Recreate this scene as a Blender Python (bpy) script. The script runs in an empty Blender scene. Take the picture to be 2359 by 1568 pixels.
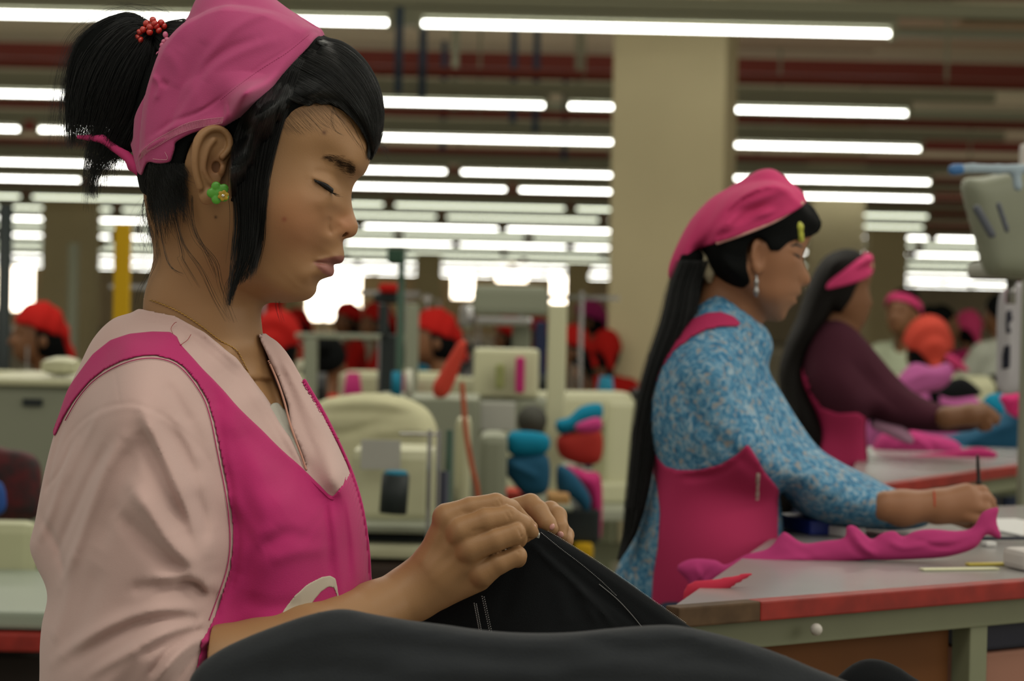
import bpy, bmesh, math, random
import numpy as np
from mathutils import Matrix, Vector
from mathutils.geometry import delaunay_2d_cdt
random.seed(7); RNG = np.random.default_rng(7)
SC = bpy.context.scene
C = SC.collection
# ------------------------------------------------------------------ camera
W_PX, H_PX, F = 2359.0, 1568.0, 5000.0
CX, CY = W_PX/2, H_PX/2
CAM_Z, PITCH, ROLL = 1.30, math.atan(69/5000.0), 0.022
cam_d = bpy.data.cameras.new('camera')
cam_d.sensor_fit = 'HORIZONTAL'; cam_d.sensor_width = 36.0
cam_d.lens = F/W_PX*36.0
cam_d.clip_start = 0.05; cam_d.clip_end = 200
cam_d.dof.use_dof = True; cam_d.dof.focus_distance = 1.71; cam_d.dof.aperture_fstop = 8.6
cam = bpy.data.objects.new('camera', cam_d); C.objects.link(cam)
CAM_M = Matrix.Translation((0, 0, CAM_Z)) @ Matrix.Rotation(math.pi/2-PITCH, 4, 'X') @ Matrix.Rotation(ROLL, 4, 'Z')
cam.matrix_world = CAM_M
SC.camera = cam
CM = np.array(CAM_M)
# ------------------------------------------------------------------ colour and world
SC.view_settings.view_transform = 'Standard'; SC.view_settings.look = 'None'
SC.view_settings.gamma = 1.0; SC.view_settings.use_curve_mapping = False
SC.view_settings.exposure = 0.0
SC.cycles.use_denoising = True
SC.cycles.max_bounces = 6
SC.cycles.diffuse_bounces = 3
world = bpy.data.worlds.new('daylight'); SC.world = world; world.use_nodes = True
wb = world.node_tree.nodes['Background']
wb.inputs[0].default_value = (1.0, 0.93, 0.80, 1); wb.inputs[1].default_value = 0.55
def area(name, loc, target, sx, sy, power, col):
    l = bpy.data.lights.new(name, 'AREA'); l.shape = 'RECTANGLE'; l.size = sx; l.size_y = sy
    l.energy = power; l.color = col
    o = bpy.data.objects.new(name, l); C.objects.link(o); o.location = loc
    o.rotation_euler = (Vector(target)-Vector(loc)).to_track_quat('-Z', 'Y').to_euler()
    return o
TUBE_COL = (1.0, 0.97, 0.84)
# the fluorescent rows that hang above and in front of the benches
area('lamp_row_light_a', (0.6, 1.1, 2.95), (0.3, 1.6, 0.9), 5.0, 0.30, 29, TUBE_COL)
area('lamp_row_light_b', (1.2, 4.6, 2.9), (1.0, 4.2, 0.9), 7.0, 0.30, 60, TUBE_COL)
area('lamp_row_light_c', (0.5, 8.0, 2.9), (0.5, 8.0, 0.9), 9.0, 0.30, 90, TUBE_COL)
# unseen upward fill lights, added to brighten the ceiling sheets
for i_, y_ in enumerate((14, 26, 40, 60, 84)):
    up = area('ceiling_fill_light_%d' % i_, (0, y_, 2.95), (0, y_, 4), 30, 10+i_*3, (150, 170, 220, 300, 400)[i_], TUBE_COL)
# daylight through the open factory side, on the right
area('side_daylight', (4.5, 0.6, 2.2), (0.0, 1.8, 1.2), 2.6, 1.8, 32, (1.0, 0.92, 0.80))

# ------------------------------------------------------------------ tools
def lin(h):
    h = h.lstrip('#'); v = [int(h[i:i+2], 16)/255 for i in (0, 2, 4)]
    return tuple(c/12.92 if c <= .04045 else ((c+.055)/1.055)**2.4 for c in v)
def w_of(p):                       # camera-frame metres (right, up, depth) -> world
    p = np.asarray(p, float); q = np.stack([p[..., 0], p[..., 1], -p[..., 2]], -1)
    return q @ CM[:3, :3].T + CM[:3, 3]
def at(px, py, d):                 # a photo pixel at a depth -> world
    return Vector(w_of(np.array([(px-CX)/F*d, -(py-CY)/F*d, d])))
def cpt(px, py, d): return np.array([(px-CX)/F*d, -(py-CY)/F*d, d])
def tag(o, label=None, cat=None, group=None, kind=None):
    if label: o['label'] = label
    if cat: o['category'] = cat
    if group: o['group'] = group
    if kind: o['kind'] = kind
    return o
def empty(name, loc, label, cat, group=None, rz=0):
    o = bpy.data.objects.new(name, None); C.objects.link(o); o.location = loc; o.rotation_euler = (0, 0, rz)
    o.empty_display_size = .05
    return tag(o, label, cat, group)
def link(name, me, mat=None, parent=None):
    o = bpy.data.objects.new(name, me); C.objects.link(o)
    if mat is not None and not me.materials: me.materials.append(mat)
    if parent is not None:
        o.parent = parent
        pm = Matrix.LocRotScale(parent.location, parent.rotation_euler, parent.scale)
        q = parent.parent
        while q is not None:
            pm = Matrix.LocRotScale(q.location, q.rotation_euler, q.scale) @ pm; q = q.parent
        o.matrix_parent_inverse = pm.inverted()
    return o
def mesh_np(name, v, f, smooth=True):
    me = bpy.data.meshes.new(name)
    v = np.asarray(v, np.float32); f = np.asarray(f, np.int32)
    me.vertices.add(len(v)); me.vertices.foreach_set('co', v.ravel())
    k = f.shape[1]; me.loops.add(f.size); me.loops.foreach_set('vertex_index', f.ravel())
    me.polygons.add(len(f)); me.polygons.foreach_set('loop_start', np.arange(0, f.size, k, dtype=np.int32))
    me.polygons.foreach_set('loop_total', np.full(len(f), k, np.int32))
    me.update(calc_edges=True); me.validate()
    if smooth: me.polygons.foreach_set('use_smooth', np.ones(len(me.polygons), bool))
    return me
def join_np(parts):
    V, Fc, n = [], [], 0
    for v, f in parts:
        V.append(v); Fc.append(f+n); n += len(v)
    return np.concatenate(V), np.concatenate(Fc)
# surface nets over a distance function, evaluated only near its surface
def nets(fn, lo, hi, h):
    lo = np.asarray(lo, float); hi = np.asarray(hi, float); S = 4
    nb = np.maximum(np.ceil((hi-lo)/(S*h)).astype(int), 1); n = nb*S
    cx = [lo[i]+(np.arange(nb[i])*S+(S-1)/2)*h for i in range(3)]
    P = np.stack(np.meshgrid(*cx, indexing='ij'), -1).reshape(-1, 3)
    d = np.concatenate([fn(P[i:i+400000]) for i in range(0, len(P), 400000)])
    near = (np.abs(d) < S*h*1.35+h).reshape(nb)
    A = np.repeat(np.repeat(np.repeat(np.where(d < 0, -1., 1.).astype(np.float32).reshape(nb), S, 0), S, 1), S, 2)
    M = np.repeat(np.repeat(np.repeat(near, S, 0), S, 1), S, 2)
    I = np.argwhere(M); vals = np.empty(len(I), np.float32)
    for i in range(0, len(I), 600000):
        vals[i:i+600000] = fn(lo+I[i:i+600000]*h)
    A[M] = vals
    del M
    s = A < 0
    cnt = np.zeros([k-1 for k in n], np.uint8)
    for a in (0, 1):
        for b in (0, 1):
            for c in (0, 1):
                cnt += s[a:n[0]-1+a, b:n[1]-1+b, c:n[2]-1+c]
    act = (cnt > 0) & (cnt < 8); idx = np.argwhere(act)
    ids = np.full(act.shape, -1, np.int32); ids[act] = np.arange(len(idx))
    acc = np.zeros((len(idx), 3)); num = np.zeros(len(idx))
    cor = [(a, b, c) for a in (0, 1) for b in (0, 1) for c in (0, 1)]
    cv = {k: A[idx[:, 0]+k[0], idx[:, 1]+k[1], idx[:, 2]+k[2]] for k in cor}
    for k in cor:
        for ax in range(3):
            if k[ax] == 0:
                m = list(k); m[ax] = 1; m = tuple(m)
                a, b = cv[k], cv[m]; x = (a < 0) != (b < 0)
                t = np.where(x, a/np.where(x, a-b, 1), 0)
                p = np.tile(np.array(k, float), (len(idx), 1)); p[:, ax] += t
                acc[x] += p[x]; num += x
    V = lo+(idx+acc/num[:, None])*h
    Q = []
    for ax in range(3):
        o1, o2 = [(1, 2), (2, 0), (0, 1)][ax]
        sl0 = [slice(None)]*3; sl1 = [slice(None)]*3
        sl0[ax] = slice(0, -1); sl1[ax] = slice(1, None)
        a, b = s[tuple(sl0)], s[tuple(sl1)]
        for flip in (False, True):
            e = np.argwhere((a & ~b) if not flip else (~a & b))
            ok = (e[:, o1] > 0) & (e[:, o2] > 0) & (e[:, o1] < n[o1]-1) & (e[:, o2] < n[o2]-1)
            e = e[ok]; q = []
            for d1, d2 in ((-1, -1), (0, -1), (0, 0), (-1, 0)):
                r = e.copy(); r[:, o1] += d1; r[:, o2] += d2
                q.append(ids[r[:, 0], r[:, 1], r[:, 2]])
            q = np.stack(q, 1)
            Q.append(q[:, ::-1] if flip else q)
    Q = np.concatenate(Q); Q = Q[(Q >= 0).all(1)]
    return V, Q
def smin(a, b, k):
    h = np.clip(.5+.5*(b-a)/k, 0, 1); return b*(1-h)+a*h-k*h*(1-h)
def smax(a, b, k): return -smin(-a, -b, k)
def cone(P, a, b, ra, rb):
    a = np.asarray(a, float); b = np.asarray(b, float); ab = b-a; L = ab@ab+1e-12
    t = np.clip(((P-a)@ab)/L, 0, 1); q = P-a-t[:, None]*ab
    return np.sqrt((q*q).sum(1))-(ra+(rb-ra)*t)
def ell(P, c, r, R=None):
    q = P-np.asarray(c)
    if R is not None: q = q@R
    r = np.asarray(r, float); k = np.sqrt(((q/r)**2).sum(1)); k2 = np.sqrt(((q/r**2)**2).sum(1))
    return k*(k-1)/np.maximum(k2, 1e-9)
def chain(P, pts, rad, k=.003):
    d = None
    for i in range(len(pts)-1):
        e = cone(P, pts[i], pts[i+1], rad[i], rad[i+1]); d = e if d is None else smin(d, e, k)
    return d
def catmull(pts, n=8, closed=False):
    P = np.asarray(pts, float); m = len(P); out = []
    rng = range(m) if closed else range(m-1)
    for i in rng:
        if closed: a, b, c, d = P[(i-1) % m], P[i], P[(i+1) % m], P[(i+2) % m]
        else: a, b, c, d = P[max(i-1, 0)], P[i], P[i+1], P[min(i+2, m-1)]
        for j in range(n):
            t = j/n
            out.append(.5*((2*b)+(-a+c)*t+(2*a-5*b+4*c-d)*t*t+(-a+3*b-3*c+d)*t**3))
    if not closed: out.append(P[-1])
    return np.array(out)
def seg_dist(P, A, closed):
    B = np.roll(A, -1, 0) if closed else A[1:]; A0 = A if closed else A[:-1]
    best = np.full(len(P), 1e9)
    for a, b in zip(A0, B):
        ab = b-a; t = np.clip(((P-a)@ab)/(ab@ab+1e-15), 0, 1); q = P-a-t[:, None]*ab
        best = np.minimum(best, (q*q).sum(1))
    return np.sqrt(best)
def inside(P, A):
    x, z = P[:, 0], P[:, 1]; c = np.zeros(len(P), bool); B = np.roll(A, -1, 0)
    for a, b in zip(A, B):
        if a[1] == b[1]: continue
        c ^= ((a[1] > z) != (b[1] > z)) & (x < (b[0]-a[0])*(z-a[1])/(b[1]-a[1])+a[0])
    return c
def sdpoly(P, A):
    d = seg_dist(P, A, True); return np.where(inside(P, A), -d, d)
class Grid2:
    """values on an x/z grid with bilinear look-up"""
    def __init__(s, lo, hi, h):
        s.lo = np.asarray(lo, float); s.h = h; s.n = np.ceil((np.asarray(hi)-s.lo)/h).astype(int)+2
        X, Z = np.meshgrid(s.lo[0]+np.arange(s.n[0])*h, s.lo[1]+np.arange(s.n[1])*h, indexing='ij')
        s.P = np.stack([X.ravel(), Z.ravel()], 1)
    def look(s, arr, x, z):
        u = np.clip((x-s.lo[0])/s.h, 0, s.n[0]-1.001); v = np.clip((z-s.lo[1])/s.h, 0, s.n[1]-1.001)
        i = u.astype(int); j = v.astype(int); a = u-i; b = v-j
        return (arr[i, j]*(1-a)*(1-b)+arr[i+1, j]*a*(1-b)+arr[i, j+1]*(1-a)*b+arr[i+1, j+1]*a*b)
def blur(A, r):
    r = int(max(1, round(r)))
    for _ in range(2):
        for ax in (0, 1):
            c = np.cumsum(np.pad(A, [(r+1, r) if a == ax else (0, 0) for a in (0, 1)], mode='edge'), ax)
            n = A.shape[ax]; sl = [slice(None)]*2; s2 = [slice(None)]*2
            sl[ax] = slice(2*r+1, 2*r+1+n); s2[ax] = slice(0, n)
            A = (c[tuple(sl)]-c[tuple(s2)])/(2*r+1)
    return A
class Inflate:
    """A closed rounded body: an outline in its middle plane and measured half thicknesses inside it.
    All positions are photo pixels; U is metres per pixel at the middle plane depth."""
    def __init__(s, D, outline, ctrl, ridges=(), S=22, h=.0011, far=1.0, smooth=2, margin=.02, spline=True, reg=3e-4, rfade=20):
        s.D = D; s.U = D/F; s.far = far; U = s.U
        o = catmull(outline, 5, True) if spline else np.asarray(outline, float)
        O = np.stack([(o[:, 0]-CX)*U, -(o[:, 1]-CY)*U], 1); s.O = O
        s.g = g = Grid2(O.min(0)-margin, O.max(0)+margin, h)
        sd = -sdpoly(g.P, O)
        Sm = S*U; se = np.where(sd > 0, Sm*(1-np.exp(-np.maximum(sd, 0)/Sm)), sd)
        c = np.array([[(px-CX)/F*(D-w*U), -(py-CY)/F*(D-w*U), w*U] for px, py, w in ctrl])
        cs = -sdpoly(c[:, :2], O); cs = np.maximum(cs, 1.5*U); cse = Sm*(1-np.exp(-cs/Sm))
        q = np.log(np.maximum(c[:, 2], 1*U)**2/cse)
        sc = 1/.1
        def ker(a, b):
            r2 = ((a[:, None]-b[None])**2).sum(2)*sc*sc; return .5*r2*np.log(r2+1e-9)
        if len(c) < 4:
            lq = np.full(len(g.P), q.mean())
        else:
            K = ker(c[:, :2], c[:, :2])+np.eye(len(c))*reg
            Pm = np.concatenate([np.ones((len(c), 1)), c[:, :2]*sc], 1)
            M = np.block([[K, Pm], [Pm.T, np.zeros((3, 3))]])
            w = np.linalg.solve(M, np.concatenate([q, np.zeros(3)]))
            lq = np.empty(len(g.P))
            for i in range(0, len(g.P), 40000):
                p = g.P[i:i+40000]
                lq[i:i+40000] = ker(p, c[:, :2])@w[:len(c)]+w[len(c)]+(p*sc)@w[len(c)+1:]
        lq = np.clip(lq, math.log((4*U)**2/Sm), math.log((900*U)**2/Sm))
        G = np.exp(lq)*se
        G = G.reshape(g.n)
        s.sd = sd.reshape(g.n)
        if smooth:
            Gb = blur(G, smooth); m = np.clip(s.sd/(3*h), 0, 1); G = G*(1-m)+Gb*m
        s.G = G; s.R = np.zeros_like(G); s.Wm = np.sqrt(np.maximum(G, 0)); s.fade = rfade*U
        s._grad()
        s.add(ridges)
    def _grad(s):
        gx, gz = np.gradient(s.G, s.g.h); s.gx, s.gz = gx, gz
    def W(s, x, z): return s.g.look(s.Wm, x, z)
    def on(s, px, py, lift=0):
        """camera-frame point on the near surface under pixel(s)"""
        px = np.asarray(px, float); py = np.asarray(py, float); d = np.full(px.shape, s.D)
        for _ in range(12):
            x = (px-CX)/F*d; z = -(py-CY)/F*d
            dn = s.D-(s.W(x, z)+s.g.look(s.R, x, z)+lift); d = .5*d+.5*dn
        return np.stack([(px-CX)/F*d, -(py-CY)/F*d, d], -1)
    def pg(s, pts, spline=True, n=5):
        """pixel polygon lying on the near surface -> x/z polygon"""
        p = catmull(pts, n, True) if spline else np.asarray(pts, float)
        return s.on(p[:, 0], p[:, 1])[:, :2]
    def add(s, ridges):
        """ridges: (points, amplitude px, width px[, sharp]) relief folds on the near surface"""
        if not len(ridges): return
        R = s.R.copy(); g = s.g; U = s.U
        for r in ridges:
            pts, amp, wd = r[:3]
            p = np.asarray(pts, float)
            if len(p) > 1: p = catmull(p, 5)
            q = s.on(p[:, 0], p[:, 1])[:, :2]; wdm = wd*U
            lo = q.min(0)-3*wdm; hi = q.max(0)+3*wdm
            m = ((g.P >= lo) & (g.P <= hi)).all(1)
            if not m.any(): continue
            P = g.P[m]
            if len(q) == 1: d = np.sqrt(((P-q[0])**2).sum(1)); along = 1.
            else:
                best = np.full(len(P), 1e9); al = np.zeros(len(P)); N = len(q)-1
                for i in range(N):
                    a, b = q[i], q[i+1]; ab = b-a; t = np.clip(((P-a)@ab)/(ab@ab+1e-15), 0, 1)
                    e = ((P-a-t[:, None]*ab)**2).sum(1); k = e < best; best[k] = e[k]; al[k] = (i+t[k])/N
                d = np.sqrt(best); along = np.clip(np.minimum(al, 1-al)*5, .15, 1)**.7
                if len(r) > 4: along = 1.
            e = np.exp(-(d/wdm)**2) if len(r) < 4 or not r[3] else 1/(1+(d/wdm)**2)*np.clip(2.6-d/wdm, 0, 1)
            f = R.ravel(); f[m] += amp*U*e*along; R = f.reshape(g.n)
        fade = np.clip(s.sd/s.fade, 0, 1)
        s.R = np.maximum(s.R+(R-s.R)*fade, -.3*s.Wm)
    def sdf(s, P, off=0.):
        """P in (x, z, depth)"""
        x, z = P[:, 0], P[:, 1]; y = s.D-P[:, 2]
        y = np.where(y > 0, y-s.g.look(s.R, x, z)*np.clip(y/(.012), 0, 1), y/s.far)
        G = s.g.look(s.G, x, z); gx = s.g.look(s.gx, x, z); gz = s.g.look(s.gz, x, z)
        d = (y*y-G)/np.sqrt(4*y*y+gx*gx+gz*gz+1e-10)
        sd = s.g.look(s.sd, x, z); d = np.maximum(d, -sd)
        if off <= 0: return d-off
        W = np.sqrt(np.maximum(G, 0)); gw = np.sqrt(gx*gx+gz*gz)/(2*W+1e-4)
        e = (np.abs(y)-W-off*np.minimum(np.sqrt(1+gw*gw), 1.8))/np.sqrt(1+np.minimum(gw, 3)**2)
        return np.minimum(d, np.maximum(e, -sd-off))
    def box(s, zmax=None):
        w = max(s.Wm.max(), .01)+max(s.R.max(), 0)
        lo = s.O.min(0)-.012; hi = s.O.max(0)+.012
        return np.array([lo[0], lo[1], s.D-w-.012]), np.array([hi[0], hi[1], s.D+w*s.far+.012])
def prism(P, poly_xz, pad=None):
    """2-D distance to an x/z polygon, looked up from a grid"""
    return sdpoly_grid(P, poly_xz)
_pgc = {}
def sdpoly_grid(P, A, h=.0012):
    k = id(A)
    if k not in _pgc:
        g = Grid2(A.min(0)-.03, A.max(0)+.03, h); _pgc[k] = (g, sdpoly(g.P, A).reshape(g.n), A)
    g, arr, _ = _pgc[k]
    d = g.look(arr, P[:, 0], P[:, 1])
    lo, hi = g.lo, g.lo+(g.n-1)*g.h
    o = np.maximum(np.maximum(lo-P[:, :2], P[:, :2]-hi).max(1), 0)
    return d+o
def obj_sdf(name, fn, lo, hi, h, mat, parent, extra=None):
    parts = [nets(fn, lo, hi, h)] if fn is not None else []
    if extra: parts += extra
    v, f = join_np(parts)
    me = mesh_np(name, w_of(v), f[:, ::-1])
    return link(name, me, mat, parent)
def tubes(name, curves, mat, parent, res=1, kind='POLY'):
    """curves: list of (N,3) camera-frame points with radii (N,)"""
    cu = bpy.data.curves.new(name, 'CURVE'); cu.dimensions = '3D'; cu.bevel_depth = 1.0; cu.bevel_resolution = res-1 if res > 0 else 0
    cu.use_fill_caps = False
    for p, r in curves:
        p = w_of(np.asarray(p)); s = cu.splines.new('POLY'); s.points.add(len(p)-1)
        s.points.foreach_set('co', np.concatenate([p, np.ones((len(p), 1))], 1).astype(np.float32).ravel())
        s.points.foreach_set('radius', np.broadcast_to(np.asarray(r, np.float32), (len(p),)).copy())
    cu.materials.append(mat)
    return link(name, cu, None, parent)
def tube_mesh(curves, sides=5):
    """same, as one mesh (camera frame)"""
    V, Q, n0 = [], [], 0
    for p, r in curves:
        p = np.asarray(p, float); n = len(p); r = np.broadcast_to(np.asarray(r, float), (n,))
        t = np.gradient(p, axis=0); t /= np.linalg.norm(t, axis=1)[:, None]+1e-12
        up = np.array([.13, .22, .97]); a = np.cross(t, up); a /= np.linalg.norm(a, axis=1)[:, None]+1e-9; b = np.cross(t, a)
        th = np.arange(sides)*2*math.pi/sides
        ring = p[:, None]+(a[:, None]*np.cos(th)[None, :, None]+b[:, None]*np.sin(th)[None, :, None])*r[:, None, None]
        V.append(ring.reshape(-1, 3)); i = np.arange(n-1)[:, None]*sides; j = np.arange(sides)[None]; k = (j+1) % sides
        Q.append(np.stack([i+j, i+k, i+sides+k, i+sides+j], -1).reshape(-1, 4)+n0); n0 += n*sides
    return np.concatenate(V), np.concatenate(Q)
def tube_obj(name, curves, mat, parent, sides=5):
    v, f = tube_mesh(curves, sides)
    return link(name, mesh_np(name, w_of(v), f), mat, parent)
# boxes, cylinders etc. in world space
class MB:
    def __init__(s): s.b = bmesh.new()
    def box(s, c, d, rz=0, bev=0, M=None):
        r = bmesh.ops.create_cube(s.b, size=1.0); v = r['verts']
        X = Matrix.Translation(c) @ Matrix.Rotation(rz, 4, 'Z')
        if M is not None: X = M @ X
        X = X @ Matrix.Diagonal((*d, 1)); bmesh.ops.transform(s.b, matrix=X, verts=v)
        if bev:
            e = list({e for q in v for e in q.link_edges}); bmesh.ops.bevel(s.b, geom=e, offset=bev, segments=2, affect='EDGES', profile=.6)
        return s
    def cyl(s, a, b, r, r2=None, n=20):
        a, b = Vector(a), Vector(b); d = b-a
        M = Matrix.Translation((a+b)/2) @ d.to_track_quat('Z', 'Y').to_matrix().to_4x4()
        bmesh.ops.create_cone(s.b, cap_ends=True, segments=n, radius1=r, radius2=r if r2 is None else r2, depth=d.length, matrix=M); return s
    def ball(s, c, r, n=14, sc=(1, 1, 1)):
        bmesh.ops.create_uvsphere(s.b, u_segments=n, v_segments=max(6, n//2+1), radius=r, matrix=Matrix.Translation(c) @ Matrix.Diagonal((*sc, 1))); return s
    def build(s, name, mat, parent=None, smooth=False):
        me = bpy.data.meshes.new(name); s.b.to_mesh(me); s.b.free()
        if smooth:
            for p in me.polygons: p.use_smooth = True
        return link(name, me, mat, parent)
def dup(o, parent=None):
    c = o.copy(); C.objects.link(c)
    if parent is not None:
        pi = o.matrix_parent_inverse.copy(); c.parent = parent; c.matrix_parent_inverse = pi
    for ch in [k for k in o.children]: dup(ch, c)
    return c
# ------------------------------------------------------------------ materials
MATS = {}
def mat(name, col, rough=.7, spec=.3, metal=0, bump=0, bscale=300, var=0, vscale=6, emit=None, es=0, sheen=0, alpha=None, coat=0, sss=0, weave=0, col2=None, attr=None):
    if name in MATS: return MATS[name]
    m = bpy.data.materials.new(name); m.use_nodes = True; nt = m.node_tree; b = nt.nodes['Principled BSDF']
    c = lin(col) if isinstance(col, str) else col
    b.inputs['Base Color'].default_value = (*c, 1); b.inputs['Roughness'].default_value = rough
    b.inputs['Specular IOR Level'].default_value = spec; b.inputs['Metallic'].default_value = metal
    if sheen: b.inputs['Sheen Weight'].default_value = sheen; b.inputs['Sheen Roughness'].default_value = .5
    if coat: b.inputs['Coat Weight'].default_value = coat; b.inputs['Coat Roughness'].default_value = .2
    if sss:
        b.inputs['Subsurface Weight'].default_value = sss; b.inputs['Subsurface Radius'].default_value = (1, .4, .2); b.inputs['Subsurface Scale'].default_value = .006
    if alpha is not None: b.inputs['Transmission Weight'].default_value = alpha
    if emit: b.inputs['Emission Color'].default_value = (*(lin(emit) if isinstance(emit, str) else emit), 1); b.inputs['Emission Strength'].default_value = es
    tc = nt.nodes.new('ShaderNodeTexCoord')
    if var or col2:
        n = nt.nodes.new('ShaderNodeTexNoise'); n.inputs['Scale'].default_value = vscale; n.inputs['Detail'].default_value = 5
        nt.links.new(tc.outputs['Object'], n.inputs['Vector'])
        r = nt.nodes.new('ShaderNodeValToRGB'); r.color_ramp.elements[0].position = .35; r.color_ramp.elements[1].position = .65
        c2 = lin(col2) if col2 else c
        r.color_ramp.elements[0].color = (*[k*(1-var) for k in c], 1); r.color_ramp.elements[1].color = (*[min(1, k*(1+var)) for k in c2], 1)
        nt.links.new(n.outputs['Fac'], r.inputs['Fac']); nt.links.new(r.outputs['Color'], b.inputs['Base Color'])
    if bump:
        n = nt.nodes.new('ShaderNodeTexNoise'); n.inputs['Scale'].default_value = bscale; n.inputs['Detail'].default_value = 3
        nt.links.new(tc.outputs['Object'], n.inputs['Vector'])
        k = nt.nodes.new('ShaderNodeBump'); k.inputs['Strength'].default_value = bump; k.inputs['Distance'].default_value = .001
        nt.links.new(n.outputs['Fac'], k.inputs['Height']); nt.links.new(k.outputs['Normal'], b.inputs['Normal'])
    if attr:
        a = nt.nodes.new('ShaderNodeVertexColor'); a.layer_name = attr
        nt.links.new(a.outputs['Color'], b.inputs['Base Color'])
    MATS[name] = m; return m
# ================================================================== the hall
M_WALL = mat('plaster', '#cdc0a0', .9, .1, var=.05, vscale=1.2)
M_FLOOR = mat('concrete', '#8f8c7e', .7, .2, var=.12, vscale=3)
M_CEIL = mat('ceiling_sheet', '#c9c0a0', .85, .1, col2='#d0bca0', var=.10, vscale=.25)
M_GREY = mat('painted_steel', '#8d8f7a', .6, .3)
M_RED = mat('red_pipe', '#7c352a', .5, .3)
M_BLUE = mat('blue_steel', '#2e4358', .6, .3)
M_TUBE = mat('tube_glow', '#ffffff', .4, .3, emit=(1, .99, .90), es=9.0)
M_TUBE2 = mat('tube_glow_dim', '#f0f0d8', .4, .3, emit=(.9, .95, .74), es=3.0)
M_PILL = mat('pillar_paint', '#c0b592', .85, .15, var=.04, vscale=2)
M_SKY = mat('daylit_pane', '#ffffff', .5, .1, emit=(1, .86, .68), es=6.0)
M_FRAME = mat('window_metal', '#8c8a78', .6, .3)
YB = 108.0
def struct(o): o['kind'] = 'structure'; return o
struct(MB().box((0, 52, -.05), (70, 116, .1)).build('floor', M_FLOOR))
struct(MB().box((0, 59, 3.75), (70, 102, .1)).build('ceiling', M_CEIL))
# back wall with window openings
wins = []
for px0, px1, py0, py1 in ((-12, 78, 612, 718), (706, 832, 618, 742), (1040, 1092, 612, 690), (1142, 1216, 600, 652), (1268, 1306, 618, 728)):
    a = at(px0, py0, YB); b = at(px1, py1, YB); wins.append((a.x, b.x, b.z, a.z))
wb_ = MB(); xs = -32.0
for a, b, z0, z1 in sorted(wins):
    wb_.box(((xs+a)/2, YB+.15, 1.9), (a-xs, .3, 3.8)); w = b-a
    wb_.box(((a+b)/2, YB+.15, z0/2), (w, .3, z0)); wb_.box(((a+b)/2, YB+.15, (z1+3.8)/2), (w, .3, 3.8-z1)); xs = b
wb_.box(((xs+32)/2, YB+.15, 1.9), (32-xs, .3, 3.8))
struct(wb_.build('wall_back', M_WALL))
for i, (a, b, z0, z1) in enumerate(wins):
    w = struct(MB().box(((a+b)/2, YB+.25, (z0+z1)/2), (b-a, .04, z1-z0)).build('window_%d' % (i+1), M_SKY))
    f = MB()
    for x in (a+.03, b-.03): f.box((x, YB+.1, (z0+z1)/2), (.06, .08, z1-z0))
    for z in (z0+.03, z1-.03): f.box(((a+b)/2, YB+.1, z), (b-a, .08, .06))
    f.build('window_frame', M_FRAME, w)
# pillars
def pillar(n, px, D, w, dep=None, rz=0):
    p = at(px, 700, D); dep = dep or w
    b = MB().box((p.x, p.y+dep/2, 1.85), (w, dep, 3.7), rz=rz, bev=.015)
    o = struct(b.build('trim_%d' % n, M_PILL)); return o
pl = pillar(1, 1556, 11.5, .605, rz=-.2); pl.rotation_euler = (0, 0, 0)
pillar(2, 1928, 26, .62); pillar(3, 150, 33, .75); pillar(4, 2045, 36, .62); pillar(5, 985, 60, .7); pillar(6, 1330, 66, .7); pillar(7, 660, 70, .7)
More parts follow.
